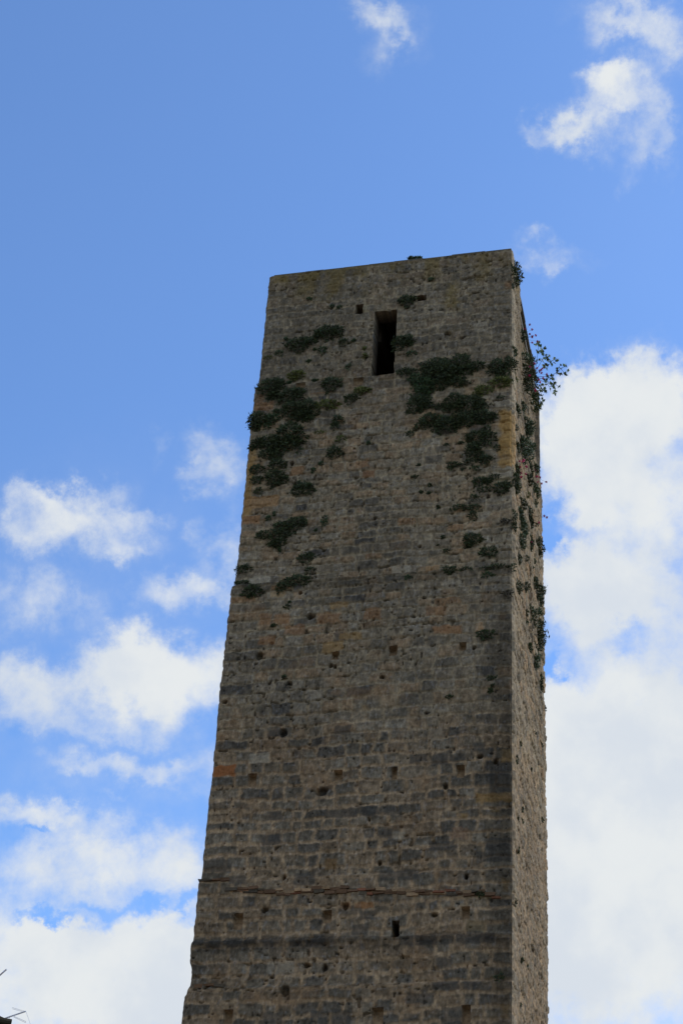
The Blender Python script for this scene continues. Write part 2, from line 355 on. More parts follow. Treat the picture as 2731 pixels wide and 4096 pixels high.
HOLES = []     # (x0, x1, z0, z1, depth, kind)
def hole(fr, x0, x1, y0, y1, depth, kind):
    a = fxz(fr, x0, (y0 + y1) / 2); b = fxz(fr, x1, (y0 + y1) / 2); c = fxz(fr, (x0 + x1) / 2, y0); d = fxz(fr, (x0 + x1) / 2, y1)
    HOLES.append((a[0], b[0], d[1], c[1], depth, kind))
hole('B', -16, 156, 577, 1085, .46, 'window')
hole('A', 1238, 1310, 704, 795, .8, 'square_hole')
hole('B', 330, 398, 456, 496, .5, 'square_hole')
hole('L', 237, 295, 583, 702, .9, 'slit_window')
hole('A', 1212, 1312, 1474, 1552, .11, 'putlog_hole'); hole('A', 612, 708, 1530, 1578, .09, 'putlog_hole')
for q in [('I', 583, 642, 598, 690), ('I', 1252, 1314, 566, 655), ('J', 230, 277, 548, 640), ('J', 744, 800, 533, 628), ('K', 472, 540, 520, 640), ('K', 1168, 1238, 498, 590),
          ('L', 778, 846, 463, 562), ('L', 88, 172, 1268, 1400), ('L', 792, 860, 1252, 1400), ('K', 400, 472, 1288, 1400), ('G', 1078, 1136, 1158, 1228), ('H', 113, 180, 972, 1046), ('H', 666, 718, 942, 1004)]:
    hole(*q, .17, 'putlog_hole')
PITS = [('I', 1155, 735, 26), ('J', 655, 695, 18), ('J', 1045, 500, 16), ('J', 922, 460, 12), ('G', 885, 840, 24), ('G', 1068, 1282, 15), ('G', 1102, 1290, 14), ('G', 795, 630, 12), ('G', 998, 235, 11), ('G', 695, 1440, 17), ('G', 518, 1440, 12),
        ('B', 570, 755, 18), ('B', 680, 790, 16), ('K', 862, 235, 16), ('K', 1048, 930, 14), ('K', 1190, 950, 18), ('L', 818, 232, 14), ('L', 570, 525, 13), ('I', 855, 275, 26), ('K', 1345, 460, 20), ('G', 430, 1195, 28), ('G', 125, 1612, 14),
        ('G', 1525, 1388, 12), ('E', 1, 1330, 10), ('H', 352, 178, 9), ('H', 780, 985, 15), ('K', 880, 1130, 28), ('K', 715, 492, 16), ('L', 140, 120, 12), ('J', 500, 120, 10), ('C', 1465, 700, 10), ('C', 1355, 915, 10), ('C', 705, 1065, 22)]
DARKBLK = [('I', 695, 845, 1070, 1150), ('I', 1265, 1385, 225, 290), ('I', 745, 885, 250, 305), ('K', 1400, 1525, 600, 690), ('K', 910, 1010, 728, 790), ('K', 700, 790, 735, 795), ('K', 1035, 1190, 725, 790), ('K', 150, 245, 722, 775), ('K', 255, 385, 722, 790), ('K', 430, 580, 735, 790),
           ('J', 540, 665, 445, 530), ('J', 375, 515, 445, 505), ('J', 870, 965, 358, 420), ('J', 685, 805, 440, 490), ('J', 525, 730, 1125, 1200), ('J', 175, 315, 850, 920), ('J', 0, 155, 855, 920), ('J', 960, 1170, 1100, 1200), ('J', 1000, 1170, 560, 740), ('J', 130, 235, 1030, 1100),
           ('L', 135, 445, 175, 260), ('L', 305, 405, 695, 775), ('L', 420, 590, 695, 770), ('L', 620, 725, 695, 765), ('L', 745, 1050, 680, 760), ('L', 595, 710, 870, 950), ('L', 800, 905, 1055, 1130), ('L', 555, 770, 1055, 1130), ('L', 360, 575, 1150, 1240), ('L', 630, 790, 1265, 1400), ('L', 890, 1170, 30, 110),
           ('K', 1090, 1225, 1290, 1400), ('K', 720, 860, 1300, 1400), ('K', 1255, 1400, 1290, 1400), ('K', 240, 450, 100, 190), ('K', 940, 1105, 195, 290), ('K', 430, 570, 215, 290), ('I', 735, 850, 885, 960), ('I', 1185, 1430, 870, 940), ('I', 1455, 1568, 865, 930), ('K', 1460, 1568, 500, 570)]
SPOTS = [  # coloured stones and patches: frame, x0, x1, y0, y1, colour, amount, softness
 ('I', 300, 480, 530, 615, srgb(112, 72, 42) * GAIN, .9, .02), ('J', 895, 1180, 742, 818, OCHRE * .8, .6, .03), ('J', 1100, 1180, 400, 510, OCHRE, .6, .06), ('J', 760, 830, 900, 940, OCHRE, .5, .04), ('J', 1020, 1070, 860, 900, OCHRE, .4, .04),
 ('E', 972, 1092, 480, 925, OCHRE, .8, .07), ('C', 200, 300, 880, 1640, OCHRE, .6, .08), ('C', 290, 500, 430, 520, RUST * 1.0, .5, .05), ('C', 300, 420, 340, 440, RUST * .8, .4, .05), ('C', 190, 565, 1415, 1530, srgb(118, 92, 62) * GAIN, .7, .02), ('C', 175, 370, 1625, 1700, RUST, .6, .03),
 ('C', 1375, 1500, 1030, 1110, RUST, .45, .03), ('C', 690, 830, 1100, 1190, RUST, .4, .03), ('C', 1440, 1560, 1140, 1210, RUST, .5, .03), ('G', 565, 700, 815, 910, RUST, .55, .03), ('G', 945, 1150, 810, 905, RUST, .5, .03), ('G', 1370, 1520, 770, 865, RUST, .5, .03),
 ('G', 665, 835, 920, 1000, RUST, .5, .03), ('G', 430, 575, 1015, 1095, RUST, .5, .03), ('G', 1000, 1180, 1070, 1160, OCHRE, .5, .03), ('G', 1145, 1350, 985, 1050, OCHRE * .9, .5, .03), ('G', 430, 540, 820, 915, RUST, .45, .03), ('G', 1060, 1225, 715, 775, OCHRE * .9, .45, .03),
 ('G', 330, 525, 468, 545, PALE, .7, .02), ('G', 525, 660, 615, 670, srgb(120, 102, 75) * GAIN, .7, .02), ('H', 460, 685, 810, 870, RUST * 1.15, .55, .03), ('H', 400, 560, 650, 735, RUST, .4, .03), ('H', 565, 705, 630, 715, srgb(108, 96, 78) * GAIN, .6, .02),
 ('H', 400, 505, 325, 385, srgb(120, 95, 65) * GAIN, .6, .02), ('H', 135, 285, 335, 405, PALE, .55, .02), ('I', 595, 748, 435, 510, PALE * .9, .7, .02), ('K', 1415, 1555, 425, 475, RUST * .85, .6, .02), ('L', 0, 90, 425, 475, RUST * .85, .6, .02), ('K', 1305, 1390, 425, 475, RUST * .8, .5, .02),
 ('I', 1185, 1275, 1260, 1350, srgb(86, 68, 44) * GAIN, .8, .02), ('J', 525, 635, 250, 340, srgb(112, 102, 86) * GAIN, .7, .03), ('J', 250, 330, 1050, 1110, PALE * .85, .6, .03), ('A', 1310, 1365, 700, 790, srgb(112, 105, 86) * GAIN, .8, .02), ('B', 775, 885, 670, 735, PALE * .85, .5, .04),
 ('B', 1020, 1080, 340, 400, RUST, .5, .06), ('B', 560, 650, 360, 560, LICHEN * 1.2, .6, .12), ('B', 790, 900, 110, 330, LICHEN * 1.1, .5, .15), ('A', 380, 530, 400, 470, LICHEN * 1.2, .5, .06), ('A', 720, 860, 370, 440, LICHEN * 1.2, .5, .06), ('E', 700, 780, 290, 370, srgb(122, 104, 80) * GAIN, .6, .04),
 ('L', 150, 390, 875, 950, srgb(84, 72, 55) * GAIN, .6, .02), ('L', 810, 970, 572, 660, srgb(82, 72, 52) * GAIN, .6, .02), ('J', 700, 830, 1020, 1100, srgb(104, 84, 66) * GAIN, .6, .03), ('E', 930, 1080, 935, 1000, PALE * 1.05, .55, .04), ('E', 915, 1060, 1005, 1040, srgb(126, 118, 96) * GAIN, .6, .03),
 ('L', 1100, 1160, 1240, 1340, OCHRE * .8, .4, .05), ('L', 1100, 1160, 240, 340, OCHRE * .7, .4, .05), ('J', 0, 60, 50, 100, OCHRE * .8, .35, .05), ('K', 740, 960, 900, 990, PALE * .8, .45, .03), ('K', 520, 640, 320, 345, srgb(150, 100, 70) * GAIN, .5, .02),
]
def soft_rect(x, z, r, soft):
    x0, x1, z0, z1 = r; dx = np.maximum(x0 - x, x - x1); dz = np.maximum(z0 - z, z - z1); d = np.maximum(dx, dz)
    return sst(soft, -soft, d)
def rect_of(fr, x0, x1, y0, y1):
    a = fxz(fr, x0, (y0 + y1) / 2)[0]; b = fxz(fr, x1, (y0 + y1) / 2)[0]; c = fxz(fr, (x0 + x1) / 2, y0)[1]; d = fxz(fr, (x0 + x1) / 2, y1)[1]
    return min(a, b), max(a, b), min(c, d), max(c, d)

def corner_h(z, sd):   # worn corner shared by the two walls meeting there
    return -.008 - .02 * fbm(z * 2.2, z * 0 + 3.3, sd, 3) + .012 * (vn(z * 9, z * 0 + 1.7, sd + 2) - .5)

def grid_faces(nu, nz):
    i = np.arange(nu - 1)[None, :] + np.arange(nz - 1)[:, None] * nu
    return np.stack([i, i + 1, i + 1 + nu, i + nu], -1)

def side_hole_depth(y, z): return None
CUT = {}
def build_wall(which, step, seed, name='wall'):
    width = {'front': XR - XL, 'back': XR - XL, 'right': DEPTH, 'left': DEPTH}[which]
    nu = int(width / step) + 1
    zs = np.r_[np.arange(0, 8, .3), np.arange(8, ZMID, max(step * 2, .05)), np.arange(ZMID, ZT - step * .5, step), ZT]
    u, z = np.meshgrid(np.linspace(0, width, nu), zs); nz = len(zs)
    mas = Masonry(width, seed)
    h, col = face_surface(u, z, mas, which)
    fo = front_out(z); lx = left_x(z) + (vn(z * 5, z * 0 + .5, 77) - .5) * .01
    hcF = {'front': (3, 5), 'right': (5, 7), 'back': (7, 9), 'left': (9, 3)}[which]
    h0, h1 = corner_h(z, hcF[0]), corner_h(z, hcF[1])
    w0 = sst(.07, 0, u); w1 = sst(.07, 0, width - u)
    depth_add = np.zeros_like(h); owner = np.full((nz, nu), -1)
    if which == 'front':
        X = lx + (XR - lx) * (u / width)
        for fr, x0, x1, y0, y1, c, amt, soft in SPOTS:
            r = rect_of(fr, x0, x1, y0, y1); m = soft_rect(X + .03 * (vn(u * 9, z * 9, 91) - .5) * (1 + soft * 40), z + .03 * (vn(u * 9, z * 9, 92) - .5) * (1 + soft * 40), r, soft) * amt
            mod = (.72 + .56 * fbm(u * 9, z * 9, 93, 4, .65))[..., None]; m = m * (.6 + .4 * sst(.25, .5, fbm(u * 4, z * 4, 94, 3))) if soft > .035 else m
            col = col * (1 - m[..., None]) + c * mod * m[..., None]
        for q in DARKBLK:
            r = rect_of(*q); m = soft_rect(X + .05 * (vn(u * 8, z * 8, 95) - .5), z + .05 * (vn(u * 8, z * 8, 96) - .5), r, .025)
            col = col * (1 - .68 * m[..., None]) + srgb(54, 53, 50) * GAIN * (.7 + .6 * fbm(u * 14, z * 9, 97, 4, .7))[..., None] * .68 * m[..., None]
        # dark weathering: the right-hand quoins low down, the courses just under each ledge
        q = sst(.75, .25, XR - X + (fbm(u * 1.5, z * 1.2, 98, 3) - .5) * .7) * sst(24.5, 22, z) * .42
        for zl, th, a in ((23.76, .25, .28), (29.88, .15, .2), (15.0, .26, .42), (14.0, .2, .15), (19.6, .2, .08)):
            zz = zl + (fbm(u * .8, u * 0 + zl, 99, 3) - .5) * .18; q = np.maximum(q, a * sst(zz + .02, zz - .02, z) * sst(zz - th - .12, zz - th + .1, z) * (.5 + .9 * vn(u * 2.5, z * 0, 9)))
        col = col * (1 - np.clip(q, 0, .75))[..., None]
        for fr, x, y, r in PITS:
            p = fxz(fr, x, y); rr = r / FR[fr][2] / 140.0
            dd = np.hypot((X - p[0]) * (1 + .3 * math.sin(x)), (z - p[1])) / rr; m = sst(1.25, .7, dd + (vn(u * 20, z * 20, 88) - .5) * .5); h -= m * .13; col = col * (1 - .55 * m)[..., None]
        for i, (x0, x1, z0, z1, dp, kind) in enumerate(HOLES):
            m = (X > x0) & (X < x1) & (z > z0) & (z < z1)
            dd = np.full(m.shape, dp)
            if kind == 'putlog_hole' and dp > .12:      # rubble fill sloping up towards the back
                dd = dp * (.35 + .65 * sst(z0, z1, z)) + (vn(u * 15, z * 15, 66) - .5) * .03
            depth_add = np.where(m, dd, depth_add); h = np.where(m, h * .3, h); owner = np.where(m, i, owner)
            if kind == 'putlog_hole': col = np.where(m[..., None], MORTAR_LO * .82 * (.8 + .4 * vn(u * 12, z * 12, 67))[..., None], col)
            else: col = np.where(m[..., None], srgb(50, 45, 39) * GAIN * (.8 + .4 * vn(u * 12, z * 12, 68))[..., None], col)  # reveals of the openings painted darker, shade put into the stone colour
        Y = YF - fo - (h * (1 - w1) * (1 - w0) + h1 * w1 + h0 * w0) + depth_add
        X = X + h1 * w1 - h0 * w0
        V = np.stack([X, Y, z], -1)
    elif which == 'right':
        y0 = YF - fo; Y = y0 + (YB - y0) * (u / width)
        # shallow vertical recess (slit) and long shallow groove
        a = syz('U', 372, 300); b = syz('U', 398, 300); zt = syz('U', 385, 215)[1]; zb_ = syz('U', 392, 1190)[1]
        ym = (a[0] + b[0]) / 2; m = (np.abs(Y - ym) < .20) & (z > zb_) & (z < zt)
        depth_add = np.where(m, .14, 0); owner = np.where(m, 0, owner); col = np.where(m[..., None], srgb(92, 86, 78) * GAIN * .9, col)
        # paler band of the quoins by the corner, stronger higher up, bricked-up strip behind the upper plants
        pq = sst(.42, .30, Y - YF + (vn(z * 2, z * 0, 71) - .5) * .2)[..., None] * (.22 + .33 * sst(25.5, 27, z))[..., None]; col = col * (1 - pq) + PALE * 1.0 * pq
        zs1 = syz('S', 400, 500)[1]; zs2 = syz('S', 430, 1700)[1]; yl = syz('S', 385, 900)[0]
        rec = sst(yl - .05, yl, Y) * sst(zs2 - .6, zs2 + .6, z); h -= rec * .09
        oc = soft_rect(Y, z, (YF - .1, YF + .22, syz('T', 200, 860)[1], syz('T', 200, 60)[1]), .05)[..., None] * .7; col = col * (1 - oc) + OCHRE * oc
        col = col * 1.0
        gm = srgb(108, 101, 90) * GAIN; col = (col - .25) * 1.05 + .25; col = col * .8 + gm * .2
        hh = h * 1.7
        X = XR + (hh * (1 - w1) * (1 - w0) + h0 * w0 + h1 * w1) - depth_add - .03 * sst(18, 14, z) * (u / width)
        Y = Y - h0 * w0 + h1 * w1
        # the corner with the front wall must coincide
        X = np.where(u <= 0, XR + h0, X); Y = np.where(u <= 0, YF - fo - h0, Y)
        V = np.stack([X, Y, z], -1)
    elif which == 'back':
        X = XR + (lx - XR) * (u / width); Y = YB + (h * (1 - w0) * (1 - w1) + h0 * w0 + h1 * w1); X = X + h0 * w0 - h1 * w1; V = np.stack([X, Y, z], -1)
    else:
        y1 = YF - fo; Y = YB + (y1 - YB) * (u / width); X = lx - (h * (1 - w0) * (1 - w1) + h0 * w0 + h1 * w1); Y = Y + h0 * w0 - h1 * w1
        V = np.stack([X, Y, z], -1)
    V = V - TO
    Vf = V.reshape(-1, 3); Cf = np.clip(col, .01, .85).reshape(-1, 3); F = grid_faces(nu, nz).reshape(-1, 4)
    ow = owner.ravel()[F]; fo_ = ow.max(1); allin = (ow.min(1) >= 0)
    def sub(name, mask, parent):
        FF = F[mask]; ids, inv = np.unique(FF, return_inverse=True)
        return mesh_np(name, Vf[ids], inv.reshape(-1, 4), M_STONE, parent, Cf[ids], True)
    body = sub(name, fo_ < 0, tower)
    if which == 'front':
        for i, (x0, x1, z0, z1, dp, kind) in enumerate(HOLES):
            m = fo_ == i
            if kind == 'putlog_hole': sub('putlog_hole', m, tower)
            else:
                o = sub({'window': 'window_opening'}.get(kind, kind), m & ~allin, tower)
                # the dark room behind the opening
                k = MB(); gx, gz = (1.0, .6) if kind == 'window' else (.35, .35)
                yb = YF - float(front_out(np.array((z0 + z1) / 2))) + dp - .03
                bx0, bx1, bz0, bz1 = x0 - gx, x1 + gx, z0 - gz, min(z1 + gz, ZT - .25); y2 = yb + (3.4 if kind == 'window' else 1.2)
                P = np.array(box_v(bx0, bx1, yb, y2, bz0, bz1)) - TO
                k.add(P, [f[::-1] for f in BOXF if f != BOXF[2]], tuple(srgb(60, 55, 48) * 2.4))
                e = .0; Q = np.array([(x0 + e, yb, z0 + e), (x1 - e, yb, z0 + e), (x1 - e, yb, z1 - e), (x0 + e, yb, z1 - e)]) - TO
                O = P[[0, 1, 5, 4]]
                k.add(list(O) + list(Q), [(0, 4, 5, 1), (1, 5, 6, 2), (2, 6, 7, 3), (3, 7, 4, 0)], tuple(srgb(60, 55, 48) * 2.4))
                k.build('inner_room', M_STONE, o)
    if which == 'right':
        sub('wall_slot', fo_ == 0, tower)
    return V[-1]
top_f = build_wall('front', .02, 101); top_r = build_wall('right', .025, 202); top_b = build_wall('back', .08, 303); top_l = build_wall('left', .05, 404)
# flat roof inside the wall top
k = MB(); k.box(XL + .1, XR - .1, YF + .1, YB - .1, ZT - .22, ZT - .06, c=(.22, .2, .17)); 
for i in range(len(k.v)): k.v[i] = tuple(np.array(k.v[i]) - TO)
k.build('roof', M_STONE, tower)
# thin coping that caps the wall head
def coping():
    k = MB(); r = np.random.default_rng(5)
    def run(p, q, inw, n0):
        p = np.array(p); q = np.array(q); L = np.linalg.norm(q - p); d = (q - p) / L; inw = np.array(inw); s = 0
        while s < L - .05:
            l = min(r.uniform(.5, .95), L - s); a = p + d * (s + .004); b = p + d * (s + l - .004)
            o = inw * r.uniform(-.008, .012); t = .045 + r.uniform(-.006, .008); w = inw * .42
            z0 = ZT - .004
            v = [(*(a + o), z0), (*(b + o), z0), (*(b + w), z0), (*(a + w), z0), (*(a + o), z0 + t), (*(b + o), z0 + t), (*(b + w), z0 + t), (*(a + w), z0 + t)]
            g_ = r.uniform(.85, 1.15); k.add([np.array(x) - TO for x in v], BOXF, tuple(srgb(82, 80, 74) * GAIN * g_)); s += l
    run((XL + .16, YF + .0), (XR - .02, YF + .0), (0, 1), 1)
    run((XR - .02, YF + .43), (XR - .02, YB - .44), (-1, 0), 1)
    run((XR - .1, YB), (XL + .1, YB), (0, -1), 1)
    run((XL + .04, YB - .44), (XL + .04, YF + .43), (1, 0), 1)
    k.build('coping', M_STONE, tower)
coping()
# projecting courses of broken brick
def brick_run(pts, seed, rows=1, proj=.055):
    r = np.random.default_rng(seed); k = MB(); P = [fxz(*p) for p in pts]; xs = [p[0] for p in P]; zs = [p[1] for p in P]
    for row in range(rows):
        x = xs[0]
        while x < xs[-1] - .05:
            l = r.uniform(.12, .26); z = float(np.interp(x + l / 2, xs, zs)) - row * .055 + r.uniform(-.03, .03); hgt = r.uniform(.035, .075)
            yf = YF - float(front_out(np.array(z))) ; p = proj * r.uniform(.45, 1.15) * (1 - .3 * row)
            t = r.random(); c = srgb(104, 70, 52) if t < .16 else srgb(84, 66, 50) if t < .6 else srgb(70, 64, 54) if t < .85 else srgb(128, 108, 84)
            b = np.array(box_v(x, x + l - .012, yf - p, yf + .08, z - hgt / 2, z + hgt / 2)) + r.uniform(-.012, .012, (8, 3))
            k.add(b - TO, BOXF, tuple(c * GAIN * r.uniform(.6, 1.0))); x += l
    k.build('brick_course', M_BRICK, tower)
brick_run([('K', 415, 322), ('K', 640, 328), ('K', 900, 343), ('K', 1130, 328), ('K', 1340, 322), ('K', 1560, 342), ('L', 300, 340), ('L', 450, 348), ('L', 900, 346), ('L', 1040, 366)], 31, 2, .06)
brick_run([('K', 198, 256), ('K', 300, 262), ('K', 425, 256)], 32, 1, .05)
brick_run([('K', 175, 1098), ('K', 280, 1092), ('K', 395, 1092)], 33, 1, .05)

# ------------------------------------------------------------------ plants
PAL = {'d': (srgb(56, 65, 35), srgb(29, 36, 21)), 'g': (srgb(52, 68, 38), srgb(34, 46, 28)), 'y': (srgb(84, 88, 38), srgb(52, 58, 30)), 'b': (srgb(58, 54, 40), srgb(40, 38, 30)), 'm': (srgb(60, 76, 50), srgb(38, 50, 36))}
LG = 2.5
def leaves(lobes, tone, r, size=.056, nrm='F', dense=1.0):
    """lobes: (centre, along-radius, z-radius, protrusion). Blades radiate out of each lobe's root."""
    V = []; C = []
    c0, c1 = [x * LG for x in PAL[tone]]
    for (c, ra, rz, pr) in lobes:
        n = int(max(14, 2500 * dense * math.pi * ra * rz / (size / .062) ** 2))
        if ra * rz < .02: n = max(n, 60)
        th = r.uniform(0, 2 * math.pi, n); rr = np.sqrt(r.random(n)) * (1.06 + .10 * np.abs(r.normal(0, 1, n)) * (r.random(n) < .5)) * (1 + .20 * np.sin(th * 3 + r.uniform(0, 6)) + .13 * np.sin(th * 7 + r.uniform(0, 6)) + .10 * np.sin(th * 13 + r.uniform(0, 6)))
        a = rr * np.cos(th) * ra; b = rr * np.sin(th) * rz
        dome = np.sqrt(np.clip(1 - (rr * .92) ** 2, .02, 1)); o = pr * dome * r.uniform(.25, 1.0, n)
        s = size * r.uniform(.6, 1.35, n) * (1 + .7 * (rr > .8) * r.random(n)) * (0.75 if min(ra, rz) < .12 else 1)
        # growth direction: away from root, outwards, slightly up with droop at the lower rim
        da = np.cos(th) * (rr + .15) + r.normal(0, .45, n); db = np.sin(th) * (rr + .15) + .25 + r.normal(0, .45, n); do = .45 * dome + r.normal(0, .4, n)
        D = np.stack([da, do, db], 1); D /= np.linalg.norm(D, axis=1, keepdims=True)
        S = np.cross(D, r.normal(0, 1, (n, 3))); S /= np.linalg.norm(S, axis=1, keepdims=True) + 1e-9
        L = np.stack([a, o, b], 1); wd = size * r.uniform(.17, .30, n)
        q = np.stack([L - D * (s * .5)[:, None], L + S * wd[:, None], L + D * (s * .62)[:, None], L - S * wd[:, None]], 1)
        if nrm == 'F': W_ = np.stack([q[..., 0], -q[..., 1], q[..., 2]], -1)
        elif nrm == 'R': W_ = np.stack([q[..., 1], q[..., 0], q[..., 2]], -1)
        else: W_ = np.stack([q[..., 0], q[..., 2] * 0 + q[..., 1] - pr * .5, q[..., 2]], -1)
        V.append(W_ + np.array(c)); k = r.random(n)[:, None, None] * np.array([.2, .55, 1.0, .55])[None, :, None]
        C.append((c1 * (1 - k) + c0 * k) * r.uniform(.7, 1.25, n)[:, None, None])
    V = np.concatenate(V).reshape(-1, 3); C = np.concatenate(C).reshape(-1, 3)
    return V, np.arange(len(V)).reshape(-1, 4), C
NP_ = [0]
def plant(label, lobes_px, tone='d', wall='F', group=None, flowers=(), name='wall_plant', cat='plant', size=.056, dense=1.0, extra=None):
    NP_[0] += 1; r = np.random.default_rng(1000 + NP_[0]); lobes = []
    for fr, x, y, a, b in lobes_px:
        s = FR[fr][2]; X, Y = px(fr, x, y); pa, pb = a / s, b / s
        if wall == 'F':
            p = on_front(X, Y); e = on_front(X + pa, Y); t = on_front(X, Y - pb); ra = abs(e[0] - p[0]); rz = abs(t[2] - p[2]) * .92
            pr = min(.40, .7 * min(ra, rz) + .03); yy = YF - float(front_out(np.array(p[2])))
            lobes.append(((p[0], yy - .01, p[2] - pr * .35), ra, rz, pr))
        elif wall == 'T':
            p = on_front(X, Y); e = on_front(X + pa, Y); lobes.append(((p[0], YF + .1, p[2]), abs(e[0] - p[0]), pb / 150, .12))
        else:
            rz = pb / 150 * 1.25; ra = min(max(.9 * rz, .06), .45); wpx = 2 * pa; pr = max(.05, (wpx - 2 * ra * 12) / 140)
            pr = min(pr * 1.35, 1.15 * rz + .12)
            p = on_side(min(X - pr * 62, 2186), Y); y = min(p[1], YB - .1); y = max(y, YF + .05); lobes.append(((XR - .01, y, p[2] - pr * .3), ra, rz, pr))
    c = np.array(lobes[0][0]); L2 = [(tuple(np.array(l[0]) - c), *l[1:]) for l in lobes]
    V, F, C = leaves(L2, tone, r, size, 'R' if wall == 'R' else 'F', dense)
    bigp = max(l[1] * l[2] for l in lobes) > .018 or len(lobes) > 1 or flowers
    if not bigp:
        o = mesh_np(name, V, F, M_LEAF, None, C); o.location = c
        return tag(o, label, cat, group)
    o = empty(name, c); tag(o, label, cat, group)
    mesh_np('foliage', V, F, M_LEAF, o, C)
    for (cc, ra, rz, pr) in L2:
        k = MB()
        for i in range(5):
            t = r.uniform(0, 2 * math.pi); q = r.uniform(.4, .85); e = np.array([math.cos(t) * ra * q, -pr * .6, math.sin(t) * rz * q + .02]) if wall != 'R' else np.array([pr * .6, math.cos(t) * ra * q, math.sin(t) * rz * q + .02])
            rt = np.array(cc) + (np.array([0, .03, -.1 * rz]) if wall != 'R' else np.array([-.03, 0, -.1 * rz]))
            mid = (rt + np.array(cc) + e) / 2 + r.normal(0, .01, 3); k.tube(rt, mid, .006, 4, .0045); k.tube(mid, np.array(cc) + e, .0045, 4, .002)
        k.build('stem', M_STEM, o)
    for (fr, x, y, yd) in flowers:
        q = on_front(*px(fr, x, y), Y=c[1] + yd) - c; flower(q, r, o, c)
    return o
def flower(q, r, o, c, root=None):
    k = MB(); st = np.array(root if root is not None else (q[0] * .25 - .02, q[1] * .3, q[2] * .45 - .03))
    for i in range(22):
        d = r.normal(0, 1, 3); d /= np.linalg.norm(d); p = np.array(q) + d * r.uniform(.008, .036) * np.array([1, 1, 1.15]); s = r.uniform(.011, .019)
        u = np.cross(d, r.normal(0, 1, 3)); u /= np.linalg.norm(u); w = np.cross(d, u)
        k.add([p + u * s, p + w * s, p - u * s, p - w * s], [(0, 1, 2, 3)], tuple(srgb(176, 52, 104) * r.uniform(.7, 1.5)))
    f = k.build('flower', M_PETAL, o)
    k = MB(); mid = (st + np.array(q)) / 2 + r.normal(0, .012, 3) + np.array([0, 0, -.02]); k.tube(st, mid, .004, 4, .003); k.tube(mid, q, .003, 4, .002); k.build('flower_stalk', M_STEM, f)

GF = 'plants growing on the front wall'; GS = 'plants growing on the side wall'
P = plant
# front wall, from the top down
P('small bright green tuft standing up on the top edge of the front wall', [('B', 305, 158, 46, 24), ('B', 345, 155, 16, 18), ('B', 272, 155, 16, 16)], 'm', 'T', GF, size=.1, dense=.45)
P('dark tuft right beside the square hole above and right of the tall window', [('B', 248, 492, 62, 42), ('B', 290, 480, 30, 28)], 'd', 'F', GF)
P('small green sprig under the wall top, right of the tuft that stands on it', [('B', 440, 327, 24, 14)], 'g', 'F', GF)
P('two-lobed dark bush left of the window at half its height, upper one of the pair', [('A', 935, 985, 105, 72), ('A', 1055, 978, 62, 58), ('A', 855, 1015, 50, 40)], 'd', 'F', GF)
P('dark bush on the left of the pair left of the window, the lower one', [('A', 640, 1110, 112, 74), ('A', 750, 1078, 70, 40)], 'd', 'F', GF)
P('small dark tuft between the upper left bush and the lower half of the window', [('A', 1112, 1095, 56, 38)], 'd', 'F', GF)
P('small olive tuft just below the gap between the two bushes left of the window', [('A', 890, 1172, 46, 36)], 'g', 'F', GF)
P('small green tuft at the left tip of the lower bush near the upper left', [('A', 506, 1062, 22, 20)], 'g', 'F', GF)
P('loose olive tuft near the upper left edge, below the pair of bushes', [('A', 440, 1208, 40, 30)], 'g', 'F', GF)
P('flat yellowish tuft closest to the left edge in the upper part of the front wall', [('A', 322, 1255, 42, 20)], 'y', 'F', GF)
for q in (('A', 750, 642, 25, 18), ('A', 990, 718, 22, 15), ('A', 1065, 728, 26, 18), ('A', 750, 1290, 32, 14), ('A', 805, 1168, 18, 10), ('A', 1222, 1072, 24, 14), ('A', 805, 1492, 30, 14), ('A', 1165, 1350, 30, 30), ('A', 545, 1515, 20, 14)):
    P('tiny green sprig in a joint left of the window, far smaller than the bushes', [q], 'g', 'F', 'tiny sprigs in the upper left joints')
P('small yellow-green tuft against the left jamb of the window', [('A', 1338, 1230, 28, 22), ('A', 1328, 1158, 18, 16)], 'y', 'F', GF)
P('yellowish green tuft above the big dark bush by the upper left step', [('A', 618, 1430, 82, 42), ('A', 590, 1465, 42, 28)], 'y', 'F', GF)
P('big dark bush beside the upper left step of the wall, topmost of the left cluster', [('A', 350, 1565, 118, 98), ('A', 450, 1540, 60, 55), ('A', 400, 1650, 80, 50)], 'd', 'F', GF)
P('dark bush right of and just below the topmost of the left cluster', [('A', 565, 1655, 125, 78), ('A', 650, 1620, 60, 45)], 'd', 'F', GF)
P('round dark bush below and left of the window, standing alone', [('A', 988, 1535, 92, 74)], 'd', 'F', GF)
P('bright yellow-green tuft below the window, beside a small hole', [('A', 1290, 1610, 80, 42), ('A', 1345, 1595, 45, 22)], 'y', 'F', GF)
P('dark green tuft touching the lower left of the bright yellow-green one', [('A', 1190, 1690, 66, 48)], 'd', 'F', GF)
P('flat olive tuft trailing right from the left cluster of dark bushes', [('C', 1065, 440, 125, 42), ('C', 1110, 470, 50, 28)], 'y', 'F', GF)
P('widest dark bush of the left cluster, in its middle right', [('C', 720, 490, 120, 85), ('C', 870, 490, 110, 95), ('C', 790, 560, 110, 60), ('C', 880, 580, 50, 50)], 'd', 'F', GF)
P('dark bush overhanging the left edge of the front wall against the sky', [('C', 355, 600, 95, 90), ('C', 330, 665, 70, 50), ('C', 290, 600, 40, 50)], 'd', 'F', GF)
P('olive bush between the overhanging left edge bush and the widest dark one', [('C', 505, 595, 78, 50), ('C', 560, 520, 60, 28), ('C', 450, 670, 45, 40)], 'g', 'F', GF)
P('large spiky dark bush with upright blades in the left cluster', [('C', 690, 745, 150, 115), ('C', 680, 850, 135, 85)], 'd', 'F', GF, size=.085)
